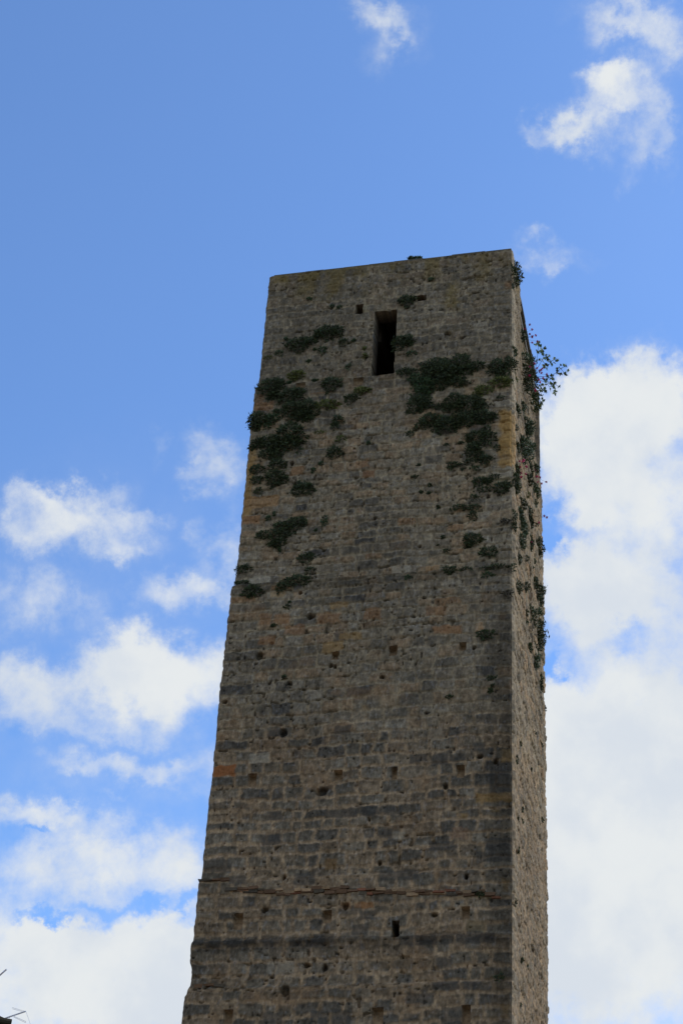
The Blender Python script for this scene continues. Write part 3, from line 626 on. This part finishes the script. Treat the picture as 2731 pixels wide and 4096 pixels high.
P('long dark bush reaching left from the spiky one to the left edge', [('C', 475, 830, 100, 75), ('C', 350, 850, 80, 60), ('C', 560, 880, 80, 60), ('C', 295, 895, 40, 30)], 'd', 'F', GF)
P('dark tuft just under the long bush of the left cluster', [('C', 450, 960, 90, 55), ('C', 540, 985, 60, 50)], 'd', 'F', GF)
P('narrow dark bush linking the upper and the lower part of the left cluster', [('C', 555, 1065, 85, 62)], 'd', 'F', GF)
P('rounded dark bush at the foot of the left cluster', [('C', 530, 1200, 98, 85), ('C', 620, 1228, 62, 36), ('C', 560, 1270, 60, 28)], 'd', 'F', GF)
P('dark tuft on ochre plaster by the left edge, upper of two', [('C', 338, 1122, 72, 50)], 'd', 'F', GF)
P('dark tuft on ochre plaster by the left edge, lower of two', [('C', 325, 1235, 55, 42), ('C', 385, 1215, 30, 18)], 'd', 'F', GF)
P('small dark tuft under the two on the ochre plaster at the left edge', [('C', 360, 1348, 44, 38)], 'd', 'F', GF)
P('wide fan-shaped dark bush below and right of the left cluster', [('C', 820, 1325, 110, 65), ('C', 770, 1280, 45, 35), ('C', 890, 1300, 40, 35)], 'd', 'F', GF)
P('tall oval dark tuft in the middle left, upper of two apart from the cluster', [('C', 1185, 605, 52, 52), ('C', 1155, 665, 48, 42)], 'd', 'F', GF)
P('rounded dark tuft in the middle left, lower of two apart from the cluster', [('C', 1150, 945, 76, 62)], 'd', 'F', GF)
P('thin flat yellowish tuft between the spiky bush and the wall middle', [('C', 985, 740, 60, 18)], 'y', 'F', GF)
P('dim olive tuft leaning right, between the two oval tufts of the middle left', [('C', 1210, 805, 50, 38)], 'y', 'F', GF)
P('narrow bright green upright tuft left of the wall middle', [('C', 1045, 1660, 30, 58)], 'g', 'F', GF)
P('spiky dark bush on the upper right of the trio below the left cluster', [('C', 745, 1685, 105, 72), ('C', 830, 1700, 40, 28)], 'd', 'F', GF)
P('dark bush in the middle and foot of the trio below the left cluster', [('C', 590, 1725, 85, 55), ('G', 595, 105, 88, 75), ('G', 590, 165, 70, 40)], 'd', 'F', GF)
P('dark green tuft on the left of the trio below the left cluster', [('G', 452, 98, 54, 44)], 'd', 'F', GF)
for q in (('C', 1010, 1062, 24, 20), ('C', 930, 1130, 26, 24), ('C', 520, 1592, 16, 26), ('C', 460, 1632, 26, 26), ('C', 1505, 848, 18, 16), ('G', 932, 55, 10, 14), ('C', 958, 1762, 14, 14), ('G', 605, 230, 14, 24), ('G', 700, 712, 12, 9), ('C', 665, 212, 26, 14), ('C', 945, 188, 26, 12)):
    P('tiny green sprig in a joint around the left cluster of bushes', [q], 'g', 'F', 'tiny sprigs in the middle left joints')
P('dark tuft right of the middle, on the left half above the long dark ledge line', [('G', 848, 297, 76, 40), ('G', 870, 270, 40, 25)], 'd', 'F', GF)
P('small dark tuft just under a larger one, above the ledge line at left', [('G', 878, 408, 46, 26)], 'd', 'F', GF)
P('broad dark bush lying on the ledge line of the left half', [('G', 755, 515, 140, 58), ('G', 640, 570, 58, 48), ('G', 870, 505, 42, 24)], 'd', 'F', GF)
P('dark tuft at the left edge, above the left end of the ledge line', [('G', 280, 398, 70, 34), ('G', 300, 372, 30, 24)], 'd', 'F', GF)
P('small dark tuft just above the step in the left edge', [('G', 288, 525, 48, 28), ('G', 225, 525, 20, 14)], 'd', 'F', GF)
P('round dark bush just below the step in the left edge', [('G', 372, 605, 88, 54), ('G', 350, 650, 40, 22)], 'd', 'F', GF)
for q in (('G', 680, 750, 28, 18), ('G', 558, 917, 24, 16), ('G', 655, 1380, 20, 20)):
    P('tiny dark sprig in a joint below the step of the left edge', [q], 'd', 'F', 'tiny dark sprigs below the left step')
P('dark rounded bush touching the right side of the window', [('B', 205, 820, 72, 55), ('B', 255, 800, 48, 44)], 'd', 'F', GF)
P('small olive tuft under the bush that touches the window', [('B', 285, 905, 40, 20)], 'g', 'F', GF)
P('dark bush at window sill height, leftmost of the big right cluster', [('B', 232, 1058, 58, 42), ('B', 300, 1055, 45, 26)], 'd', 'F', GF)
P('large dark bush at the top left of the right cluster', [('E', 470, 130, 100, 75), ('E', 530, 170, 110, 85), ('E', 440, 190, 60, 60)], 'd', 'F', GF)
P('dark bush at the top middle of the right cluster, highest of all there', [('E', 665, 105, 90, 75), ('E', 700, 160, 80, 45), ('E', 620, 170, 70, 60)], 'd', 'F', GF)
P('small dark tuft tapering right from the top of the right cluster', [('E', 800, 128, 52, 38), ('E', 840, 108, 26, 14)], 'd', 'F', GF)
P('olive bush sloping down the left rim of the right cluster', [('E', 340, 230, 72, 45), ('E', 400, 270, 75, 60), ('E', 370, 330, 60, 50)], 'g', 'F', GF)
P('dark bush under the two highest ones of the right cluster', [('E', 520, 255, 90, 55), ('E', 640, 250, 70, 35), ('E', 700, 265, 45, 24)], 'd', 'F', GF)
P('dark bush hanging near the right corner, left of the one that wraps it', [('E', 955, 135, 62, 62), ('E', 985, 190, 45, 40)], 'd', 'F', GF)
P('dark bush wrapping round the right corner at window sill height', [('E', 1062, 115, 44, 62), ('E', 1090, 135, 24, 45)], 'd', 'F', GF)
P('olive yellow bush under the one that wraps the right corner', [('E', 985, 250, 78, 40), ('E', 1040, 255, 35, 30)], 'y', 'F', GF)
P('olive yellow tuft above the lower mass of the right cluster', [('E', 850, 320, 62, 42), ('E', 810, 345, 40, 28)], 'y', 'F', GF)
P('dark rounded bush on the left of the lower mass of the right cluster', [('E', 335, 425, 80, 66), ('E', 385, 395, 50, 50), ('E', 370, 470, 45, 30)], 'd', 'F', GF)
P('thin dark neck of leaves joining left and right of the lower mass', [('E', 490, 448, 62, 26)], 'd', 'F', GF)
P('dark bush on the upper left of the lower mass, right of the thin neck', [('E', 620, 400, 75, 60), ('E', 600, 460, 75, 40)], 'd', 'F', GF)
P('dark bush on the upper right of the lower mass of the right cluster', [('E', 750, 420, 95, 70), ('E', 830, 450, 55, 45)], 'd', 'F', GF)
P('dark bush at the right end of the lower mass, pointing to the corner', [('E', 840, 525, 100, 55), ('E', 900, 545, 58, 30)], 'd', 'F', GF)
P('dark bush in the lower middle of the lower mass of the right cluster', [('E', 720, 545, 100, 60), ('E', 650, 540, 60, 50)], 'd', 'F', GF)
P('dark rounded bush at the very foot of the lower mass', [('E', 555, 590, 88, 68), ('E', 520, 560, 60, 50)], 'd', 'F', GF)
P('dark bush rising over a grey stone at the lower left of the lower mass', [('E', 430, 545, 62, 50), ('E', 370, 590, 50, 34), ('E', 320, 625, 26, 16)], 'd', 'F', GF)
P('small dark tuft at the lower left tip of the right cluster', [('E', 272, 662, 32, 22)], 'd', 'F', GF)
P('dark bush left of the ochre corner stones, topmost of its column', [('E', 790, 680, 75, 48), ('E', 740, 700, 30, 30)], 'd', 'F', GF)
P('dark bush left of the ochre corner stones, nearest to them', [('E', 892, 690, 52, 58), ('E', 880, 620, 32, 26)], 'd', 'F', GF)
P('dark bush in the middle of the column left of the ochre stones', [('E', 765, 785, 60, 62), ('E', 800, 760, 40, 40)], 'd', 'F', GF)
P('dark bush low in the column left of the ochre stones, right-hand one', [('E', 862, 862, 58, 36), ('E', 820, 840, 40, 26)], 'd', 'F', GF)
P('dark tuft low in the column left of the ochre stones, left-hand one', [('E', 750, 880, 50, 28)], 'd', 'F', GF)
P('ragged dark tuft reaching left at the foot of that column', [('E', 612, 905, 45, 26), ('E', 660, 908, 26, 14), ('E', 595, 930, 20, 16)], 'd', 'F', GF)
P('olive tuft just below the column of bushes left of the ochre stones', [('E', 785, 935, 44, 22)], 'g', 'F', GF)
P('small round tuft between that column and the ochre corner stones', [('E', 958, 772, 28, 28)], 'd', 'F', GF)
P('dark bush with a rising right tip, under the ochre corner stones', [('E', 828, 1035, 66, 36), ('E', 935, 1000, 46, 22), ('E', 880, 1030, 40, 26)], 'd', 'F', GF)
P('rounded dark bush by the corner, just below a pale ledge stone', [('E', 995, 1082, 68, 46), ('E', 1030, 1060, 30, 34)], 'd', 'F', GF)
P('thin dark tuft under the bush with the rising tip', [('E', 850, 1100, 48, 24)], 'd', 'F', GF)
P('small dark tuft hanging alone below those of the pale ledge stone', [('E', 776, 1165, 40, 26)], 'd', 'F', GF)
P('wide flat dark tuft of two lobes with a tail hanging from its right', [('E', 655, 1240, 62, 26), ('E', 768, 1242, 62, 26), ('E', 765, 1300, 30, 40)], 'd', 'F', GF)
P('brownish tuft by the corner, level with the tail of the two-lobed tuft', [('E', 1022, 1350, 42, 22)], 'b', 'F', GF)
for q in (('E', 310, 998, 28, 15), ('E', 425, 1066, 18, 20), ('E', 365, 1120, 14, 12), ('E', 425, 1128, 12, 12), ('E', 495, 1235, 13, 16), ('E', 560, 748, 16, 12), ('E', 676, 736, 24, 12), ('E', 685, 945, 12, 10), ('H', 535, 100, 18, 12), ('H', 495, 165, 12, 10), ('E', 985, 378, 36, 16), ('E', 345, 910, 14, 9)):
    P('tiny sprig in a joint of the right half of the front wall, below the window', [q], 'd', 'F', 'tiny sprigs in the right half of the front wall')
P('dark bush under a pale stone in the right third, upper of two side by side', [('H', 760, 112, 74, 50), ('H', 750, 150, 40, 28)], 'd', 'F', GF)
P('dark bush in the right third, lower of two side by side and nearer the corner', [('H', 898, 215, 70, 40), ('H', 850, 200, 30, 16)], 'd', 'F', GF)
P('small dark tuft left of the two side by side in the right third', [('H', 560, 210, 32, 18)], 'd', 'F', GF)
P('dark tuft on the ledge line in the right half, leftmost there', [('H', 588, 368, 56, 34), ('H', 592, 395, 28, 18)], 'd', 'F', GF)
P('low flat tuft on the ledge line right of the leftmost one there', [('H', 718, 360, 44, 13)], 'd', 'F', GF)
P('long thin dark tuft on the ledge line close to the corner', [('H', 965, 340, 62, 20), ('H', 870, 355, 42, 14)], 'd', 'F', GF)
P('dark tuft clinging to the corner at the right end of the ledge line', [('H', 1082, 345, 32, 28)], 'd', 'F', GF)
P('small dark tuft just below the long thin one near the corner', [('H', 886, 408, 44, 26)], 'g', 'F', GF)
P('brownish tuft near the corner a little below the ledge line', [('H', 1045, 552, 40, 30)], 'b', 'F', GF)
P('faint green tuft under the ledge line, right of the wall middle', [('H', 268, 426, 30, 16)], 'g', 'F', GF)
P('dark bush alone well below the ledge line near the corner', [('H', 875, 868, 68, 38), ('H', 870, 900, 40, 18)], 'd', 'F', GF)
P('dark tuft on top of a small string of three near the right corner', [('H', 912, 1215, 34, 20)], 'd', 'F', GF)
P('dark tuft in the middle and foot of that small string of three', [('H', 927, 1275, 17, 13), ('H', 908, 1312, 20, 18)], 'd', 'F', GF)
P('single dark tuft lower left of the string of three', [('H', 588, 1362, 30, 15)], 'd', 'F', GF)
P('dark tuft sitting on the right end of the projecting brick course', [('L', 930, 357, 34, 24)], 'd', 'F', GF)
P('dark green tuft near the bottom right corner, lowest plant on the front wall', [('L', 1080, 1025, 34, 44)], 'd', 'F', GF)
# side wall, from the top down
P('dark tuft jutting out at the top right corner of the tower', [('B', 1103, 250, 36, 62), ('B', 1112, 215, 26, 36)], 'd', 'R', GS, size=.07)
P('small green tuft near the corner edge, above the pink-flowered shrubs', [('S', 278, 960, 38, 78)], 'g', 'R', GS)
P('uppermost pink-flowered shrub on the side wall, flowers against the sky', [('S', 440, 640, 62, 95)], 'g', 'R', GS, [('S', 550, 465, -.1), ('S', 465, 545, -.2), ('S', 595, 555, 0), ('S', 600, 680, 0), ('S', 602, 700, .1), ('S', 665, 665, 0), ('S', 600, 805, .1), ('S', 700, 775, .1), ('S', 555, 640, 0)], name='flowering_shrub', cat='shrub')
P('mid green leafy shrub at the top of the big mass on the side wall', [('S', 500, 1060, 95, 95), ('S', 600, 1110, 80, 95)], 'm', 'R', GS)
P('big dark shrub dotted with pink flowers in the side wall mass', [('S', 540, 1330, 110, 130), ('S', 590, 1480, 120, 140), ('S', 520, 1550, 80, 90)], 'd', 'R', GS, [('S', 555, 1250, -.3), ('S', 550, 1420, -.3), ('S', 640, 1195, -.2), ('S', 690, 1275, -.1), ('S', 740, 1350, 0), ('S', 765, 1320, 0), ('S', 790, 1290, .1), ('S', 775, 1370, 0), ('S', 870, 1395, .1), ('S', 720, 1500, 0), ('S', 745, 1550, 0), ('S', 800, 1470, .1), ('S', 660, 1680, -.2), ('S', 660, 1710, -.1), ('S', 730, 1330, 0)], name='flowering_shrub', cat='shrub')
P('leafy green bush hanging at the foot of the side wall mass', [('S', 650, 1760, 90, 110), ('S', 700, 1880, 85, 110), ('S', 730, 2010, 40, 60)], 'g', 'R', GS, size=.09)
P('small olive tuft on the side wall left of the big flowered shrub', [('S', 300, 1490, 26, 46)], 'y', 'R', GS)
P('dark tuft on the side wall beside the upper ochre stones', [('S', 330, 2060, 48, 105)], 'd', 'R', GS)
P('mid green loose tuft right of the dark one by the upper ochre stones', [('S', 440, 1985, 42, 85), ('S', 420, 2090, 34, 60)], 'm', 'R', GS)
P('bushy green mass above the long leafy one on the side wall', [('T', 460, 165, 74, 100), ('T', 450, 260, 58, 90)], 'm', 'R', GS)
P('dark tuft on the side wall at the edge of the ochre stones', [('T', 250, 215, 30, 52)], 'd', 'R', GS)
P('long dark green leafy mass on the side wall above pink flowers', [('T', 400, 480, 90, 110), ('T', 490, 510, 60, 80), ('T', 420, 630, 80, 100), ('T', 340, 430, 45, 80)], 'm', 'R', GS)
P('dark tuft left of the long leafy mass on the side wall', [('T', 270, 550, 36, 95)], 'd', 'R', GS)
P('narrow dark shrub by the corner with pink flowers at its right', [('T', 265, 900, 36, 90), ('T', 250, 1050, 46, 100), ('T', 265, 1140, 44, 90)], 'd', 'R', GS, [('T', 300, 765, .0), ('T', 352, 770, 0), ('T', 368, 745, 0), ('T', 312, 850, 0), ('T', 405, 840, 0), ('T', 415, 860, .1), ('T', 320, 950, 0), ('T', 398, 962, 0), ('T', 330, 1010, 0)], name='flowering_shrub', cat='shrub')
P('dark shrub in mid side wall, left of the second flowering one', [('T', 475, 880, 40, 110), ('T', 465, 1030, 50, 85)], 'd', 'R', GS)
P('olive shrub at the far edge of the side wall with pink flowers below', [('T', 570, 860, 42, 75), ('T', 545, 1150, 50, 70), ('T', 585, 1240, 46, 75)], 'g', 'R', GS, [('T', 540, 905, 0), ('T', 530, 965, 0), ('T', 565, 1010, 0), ('T', 582, 1000, 0), ('T', 588, 1090, 0), ('T', 620, 1015, .1), ('T', 645, 1115, .2), ('T', 720, 1090, .2), ('T', 550, 1212, 0)], name='flowering_shrub', cat='shrub')
P('dark round tuft in the side wall below the shrub by the corner', [('T', 360, 1410, 50, 76)], 'd', 'R', GS)
P('green tuft below the far edge flowering shrub', [('T', 550, 1410, 38, 62)], 'm', 'R', GS)
P('faint olive tuft in the middle of the side wall, between dark ones', [('T', 440, 1268, 30, 46)], 'y', 'R', GS)
P('dark tuft at the corner edge of the side wall, below the pale ledge stone', [('T', 205, 1500, 30, 60), ('T', 243, 1575, 22, 46)], 'd', 'R', GS)
P('long hanging dark plant in the left half of the side wall', [('T', 320, 1570, 36, 80), ('T', 340, 1700, 48, 90), ('T', 375, 1800, 46, 100), ('T', 345, 1960, 50, 70), ('T', 350, 2050, 40, 60)], 'm', 'R', GS)
P('dark plant in the right half of the side wall with a twig of pink flowers', [('T', 458, 1545, 40, 80), ('T', 480, 1700, 42, 80), ('T', 560, 1735, 46, 26)], 'd', 'R', GS, [('T', 605, 1725, 0), ('T', 690, 1620, .1), ('T', 730, 1645, .1)], name='flowering_shrub', cat='shrub')
P('small elongated tuft beside the corner edge, left of the long hanging plant', [('T', 228, 1770, 27, 84)], 'd', 'R', GS)
P('narrow dark tuft with one faint pink flower below the flowering twig', [('T', 490, 2030, 30, 95)], 'd', 'R', GS, [('T', 478, 2025, -.1)], name='flowering_shrub', cat='shrub')
P('big dark bush jutting past the far edge of the side wall, higher one', [('T', 610, 1990, 42, 66), ('T', 625, 2110, 58, 85), ('T', 615, 2200, 40, 60)], 'd', 'R', GS)
P('small oval dark tuft at left, above the slot in the side wall', [('U', 255, 98, 26, 56)], 'd', 'R', GS)
P('small oval dark tuft right of another one, above the slot in the side wall', [('U', 350, 92, 28, 42)], 'd', 'R', GS)
P('pale olive tuft up and right of the slot in the side wall', [('U', 464, 142, 22, 32)], 'g', 'R', GS)
P('tiny dark tuft directly right of the top of the wall slot', [('U', 432, 228, 18, 26)], 'd', 'R', GS)
P('dark tuft left of the wall slot near its top, next to the corner', [('U', 245, 480, 40, 68)], 'd', 'R', GS)
P('dark tuft overlapping the upper part of the wall slot', [('U', 355, 475, 32, 56)], 'd', 'R', GS)
P('big dark bush jutting past the far edge, level with the upper slot', [('U', 475, 420, 32, 70), ('U', 520, 530, 55, 85), ('U', 570, 520, 38, 60)], 'd', 'R', GS)
P('dark bush directly under the big one level with the upper slot', [('U', 543, 665, 38, 72)], 'd', 'R', GS)
P('mid green bush right of the middle of the wall slot', [('U', 455, 815, 50, 62), ('U', 525, 815, 34, 58)], 'm', 'R', GS)
P('dark bush right of the lower slot, left of the trailing one', [('U', 470, 955, 46, 52), ('U', 545, 975, 38, 60)], 'd', 'R', GS)
P('long trailing dark bush at the far edge, beside the lower end of the slot', [('U', 530, 1080, 55, 80), ('U', 540, 1190, 48, 85), ('U', 545, 1270, 34, 46)], 'd', 'R', GS)
P('small dark tuft on the left rim of the slot, upper of two', [('U', 360, 840, 22, 44)], 'd', 'R', GS)
P('small dark tuft on the left rim of the slot, lower of two', [('U', 350, 952, 22, 42)], 'm', 'R', GS)
P('bright green tuft just below the end of the wall slot', [('U', 403, 1300, 26, 54)], 'g', 'R', GS)
P('small dark tuft right of the bright green one under the slot', [('U', 468, 1272, 22, 40)], 'd', 'R', GS)
P('mid green bush below the trailing one on the side wall', [('U', 482, 1470, 42, 82), ('U', 525, 1420, 24, 40), ('U', 475, 1540, 34, 40)], 'm', 'R', GS)
P('narrow dark plant on the far edge, lowest large one of the side wall', [('U', 552, 1720, 20, 60), ('U', 548, 1830, 26, 60)], 'd', 'R', GS)
P('small brown dried tuft sticking out of the far edge against the cloud', [('U', 602, 2115, 20, 34)], 'b', 'R', GS)
for q in (('J', 1347, 262, 12, 18), ('J', 1235, 340, 10, 18), ('J', 1400, 352, 12, 22), ('J', 1205, 460, 11, 24), ('J', 1321, 540, 8, 12), ('J', 1255, 850, 9, 14), ('J', 1215, 930, 8, 14), ('J', 1250, 945, 7, 12), ('J', 1410, 932, 9, 14), ('J', 1218, 1165, 8, 20), ('L', 1198, 396, 10, 18), ('L', 1245, 850, 9, 14), ('L', 1287, 905, 8, 12), ('L', 1235, 1210, 7, 10)):
    P('tiny dark sprig in the lower part of the narrow side wall', [q], 'd', 'R', 'tiny sprigs low on the side wall')
# fig branch hanging in the air off the upper side wall
def fig():
    r = np.random.default_rng(77); Yd = YF + 3.6; c = on_front(*px('S', 640, 1420), Y=Yd); c[0] = XR
    o = empty('fig_branch', c); tag(o, 'fig branch with separate broad leaves reaching out from the side wall into the sky', 'branch', GS)
    Q = lambda x, y, d=0: on_front(*px('S', x, y), Y=Yd + d) - c
    tw = [[(640, 1420), (700, 1030), (715, 870), (700, 790)], [(715, 980), (770, 930), (830, 905)], [(640, 1380), (790, 1120), (860, 1060), (960, 1150), (1060, 1100)], [(790, 1150), (870, 1230), (960, 1190)], [(650, 1450), (930, 1430), (1050, 1370), (1130, 1290), (1230, 1240)], [(1130, 1290), (1200, 1370), (1240, 1400)],
          [(650, 1480), (880, 1480), (960, 1440), (1010, 1560), (1020, 1700), (1040, 1780)], [(1000, 1560), (1090, 1630)], [(650, 1500), (800, 1600), (840, 1710)], [(650, 1480), (860, 1550), (930, 1650)], [(1060, 1330), (1090, 1380), (1130, 1410)], [(700, 1600), (780, 1800), (800, 1900)]]
    k = MB()
    for t in tw:
        for a, b in zip(t[:-1], t[1:]): k.tube(Q(*a), Q(*b), .007, 5, .005)
    k.build('twig', M_STEM, o)
    L = [(650, 840), (690, 810), (725, 800), (710, 850), (755, 860), (690, 960), (710, 985), (750, 960), (765, 925), (800, 975), (830, 905), (845, 915), (800, 1040), (860, 1040), (890, 1070), (930, 1050), (790, 1130), (840, 1100), (735, 1120), (880, 1120), (905, 1150), (940, 1165), (965, 1200), (1010, 1100), (1015, 1180), (1060, 1120), (1080, 1140), (870, 1210), (885, 1240), (800, 1240), (830, 1270), (870, 1290),
         (1065, 1300), (1075, 1330), (1110, 1270), (1120, 1380), (1140, 1220), (1200, 1235), (1240, 1245), (1270, 1330), (1205, 1380), (1235, 1405), (1210, 1400), (1130, 1400), (1060, 1370), (890, 1440), (870, 1500), (850, 1540), (900, 1560), (830, 1500), (960, 1410), (990, 1430), (970, 1490), (1000, 1500), (1020, 1560), (1000, 1590), (960, 1580), (950, 1620), (935, 1690), (1010, 1650), (1000, 1750), (1035, 1780), (1050, 1720), (1100, 1630), (1020, 1710), (925, 1490), (740, 1610), (770, 1660), (800, 1690), (780, 1720), (830, 1670), (850, 1720), (780, 1600), (790, 1790), (800, 1900), (780, 1960), (770, 1850), (760, 1980), (750, 1700), (715, 1650), (860, 1590)]
    V = []; F = []; C = []
    for (x, y) in L:
        for rep in range(2):
            p = Q(x + rep * r.normal(0, 14), y + rep * r.normal(0, 14), r.normal(0, .25)); s = r.uniform(.055, .085); d = np.array([r.normal(.2, .5), r.normal(0, .5), r.normal(-.8, .4)]); d /= np.linalg.norm(d); w = np.cross(d, r.normal(0, 1, 3)); w /= np.linalg.norm(w); nn = np.cross(d, w)
            lob = [(0, -1.0), (.45, -.35), (.62, .15), (.28, .1), (.22, .9), (0, .35), (-.22, .9), (-.3, .1), (-.6, .15), (-.45, -.35)]
            n0 = len(V); V.append(p + nn * s * .12); 
            for a, b in lob: V.append(p + w * a * s + d * b * s * .95)
            for i in range(10): F.append((n0, n0 + 1 + i, n0 + 1 + (i + 1) % 10))
            cc = PAL['g'][0] * LG * r.uniform(.7, 1.6); C += [cc] * 11
    mesh_np('leaves', np.array(V), np.array(F), M_LEAF, o, np.array(C))
fig()
def sprig():
    r = np.random.default_rng(78); Yd = YB - .5; c = on_front(*px('U', 560, 1150), Y=Yd); c[0] = XR
    o = empty('hanging_sprig', c); tag(o, 'thin sprig with a few narrow leaves hanging off the far edge beside the trailing bush', 'plant', GS)
    Q = lambda x, y: on_front(*px('U', x, y), Y=Yd) - c
    k = MB()
    for t in ([(560, 880), (585, 920), (610, 970)], [(570, 1180), (600, 1110), (630, 1060), (650, 1110)], [(570, 1190), (610, 1160), (655, 1170)], [(570, 1200), (605, 1210), (600, 1260)], [(560, 960), (590, 1000)], [(575, 560), (610, 510), (635, 470)]):
        for a, b in zip(t[:-1], t[1:]): k.tube(Q(*a), Q(*b), .004, 4, .003)
    k.build('twig', M_STEM, o)
    V = []; F = []; C = []
    for (x, y) in [(585, 925), (605, 965), (592, 1000), (600, 1010), (585, 1090), (610, 1080), (632, 1090), (642, 1110), (655, 1165), (605, 1130), (600, 1165), (612, 1190), (620, 1160), (600, 1240), (596, 1262), (610, 1215), (590, 1210), (585, 1150)]:
        p = Q(x, y); s = r.uniform(.05, .075); d = np.array([r.normal(.1, .3), r.normal(0, .2), -1]); d /= np.linalg.norm(d); w = np.cross(d, r.normal(0, 1, 3)); w /= np.linalg.norm(w); n0 = len(V)
        V += [p - d * s, p + w * s * .28, p + d * s, p - w * s * .28]; F.append((n0, n0 + 1, n0 + 2, n0 + 3)); C += [PAL['d'][0] * LG] * 4
    mesh_np('leaves', np.array(V), np.array(F), M_LEAF, o, np.array(C))
sprig()


# ------------------------------------------------------------------ house corner and aerials at the lower left
def house():
    r = np.random.default_rng(9)
    P = on_dist(45, 4086, 26.0); x1, y0, z1 = P           # outer corner of the eave
    h = empty('tiled_house', (x1, y0, 0)); h.rotation_euler = (0, 0, math.radians(32)); tag(h, 'house whose brown tiled roof corner just shows at the bottom left', 'house'); O = np.array(h.location)
    w = MB(); zt = z1 - .32
    w.box(x1 - 9.5, x1 - .4, y0 + .45, y0 + 7, 0, zt, c=(.45, .36, .25))
    for i in range(len(w.v)): w.v[i] = tuple(np.array(w.v[i]) - O)
    w.build('wall', M_PLASTER, h)
    for wx in (2.2, 5.2):
        for wz in (2.2, 5.4):
            k = MB(); X = x1 - .5 - wx; k.box(X - .5, X + .5, y0 + .40, y0 + .448, wz, wz + 1.5, c=(.12, .14, .10))
            for i in range(len(k.v)): k.v[i] = tuple(np.array(k.v[i]) - O)
            k.build('shutter', M_PLASTER, h)
    # roof rising away from the viewer's side: boards below, barrel tiles above
    b = MB(); n = 46; run = 3.7; rise = 1.38
    v = [(x1 - 10, y0, z1 - .03), (x1, y0, z1 - .03), (x1, y0 + run, z1 - .03 + rise), (x1 - 10, y0 + run, z1 - .03 + rise)]
    b.add([np.array(p) - O for p in v] + [np.array(p) - O - [0, 0, .16] for p in v], [(0, 1, 2, 3), (7, 6, 5, 4), (0, 4, 5, 1), (1, 5, 6, 2), (2, 6, 7, 3), (3, 7, 4, 0)], tuple(srgb(58, 36, 26) * 1.6))
    v = [(x1 - 10, y0 + 2 * run, z1 - .03), (x1, y0 + 2 * run, z1 - .03)]
    v4 = [(x1 - 10, y0 + run, z1 - .03 + rise), (x1, y0 + run, z1 - .03 + rise), v[1], v[0]]
    b.add([np.array(p) - O for p in v4] + [np.array(p) - O - [0, 0, .16] for p in v4], [(0, 1, 2, 3), (7, 6, 5, 4), (0, 4, 5, 1), (1, 5, 6, 2), (2, 6, 7, 3), (3, 7, 4, 0)], tuple(srgb(58, 36, 26) * 1.6))
    b.build('roof_boards', M_TILE, h)
    t = MB()
    for i in range(n):
        cxx = x1 - .11 - i * .215
        for j in range(9):
            for sgn in (0, 1):
                ya = y0 - .05 + j * run / 9; yb_ = ya + run / 9 + .06; za = z1 - .07 + rise * (ya - y0) / run + .03; zb_ = z1 - .07 + rise * (yb_ - y0) / run
                if sgn: ya, yb_ = 2 * (y0 + run) - ya, 2 * (y0 + run) - yb_
                rr = .095; vv = []
                for (yy, zz, q) in ((ya, za, 1.0), (yb_, zb_, .88)):
                    for a in np.linspace(0, math.pi, 7): vv.append(np.array([cxx + rr * q * math.cos(a), yy, zz + rr * .8 * q * math.sin(a)]) - O)
                t.add(vv, [(m, m + 1, m + 8, m + 7) for m in range(6)], tuple(srgb(100, 58, 40) * r.uniform(.8, 2.0)))
    t.build('roof_tiles', M_TILE, h)
    g_ = MB(); g_.tube(np.array((x1 - 10, y0 - .06, z1 - .03)) - O, np.array((x1, y0 - .06, z1 - .03)) - O, .045, 8); g_.build('gutter', M_STEM, h)
    return z1 + rise, x1, y0 + run
zr, xr_, yr_ = house()
def rods(o, name, segs, r):
    O = np.array(o.location)
    for a, b in segs: k = MB(); k.tube(np.array(a) - O, np.array(b) - O, r, 6); k.build(name, M_METAL, o)
def P_(x, y, d): return on_dist(x, y, d)
base = on_dist(-30, 4110, 28.6); a1 = empty('television_aerial', (base[0], base[1], 12)); tag(a1, 'thin metal television aerial with crossed rods just above the tiled roof corner', 'aerial', 'television aerials')
rods(a1, 'boom', [(P_(-34, 4092, 28.4), P_(105, 4045, 28.0))], .011)
rods(a1, 'rod', [(P_(50, 4030, 28.6), P_(104, 4046, 28.0)), (P_(51, 4035, 28.8), P_(100, 4049, 28.1)), (P_(105, 4045, 28.0), P_(124, 4100, 27.4)), (P_(55, 4064, 28.1), P_(105, 4086, 27.6)), (P_(56, 4068, 28.2), P_(105, 4091, 27.7)), (P_(42, 4068, 28.2), P_(34, 4078, 28.3))], .003)
mt = P_(-30, 4088, 28.45); rods(a1, 'mast', [((mt[0], mt[1], zr - 1.2), (mt[0], mt[1], mt[2] + .12))], .02)
a2 = empty('television_aerial', (base[0] - .2, base[1] + .6, 12)); tag(a2, 'tip of a slanting metal aerial at the left edge, higher than the other aerial', 'aerial', 'television aerials')
rods(a2, 'boom', [(P_(-95, 3985, 29.4), P_(28, 3877, 29.0))], .013)
rods(a2, 'rod', [(P_(14, 3883, 29.3), P_(17, 3890, 28.8)), (P_(-20, 3915, 29.4), P_(-12, 3925, 28.8)), (P_(-60, 3950, 29.5), P_(-50, 3962, 28.9))], .005)
mt = P_(-60, 3955, 29.28); rods(a2, 'mast', [((mt[0], mt[1], zr - 1.2), (mt[0], mt[1], mt[2] + .1))], .02)
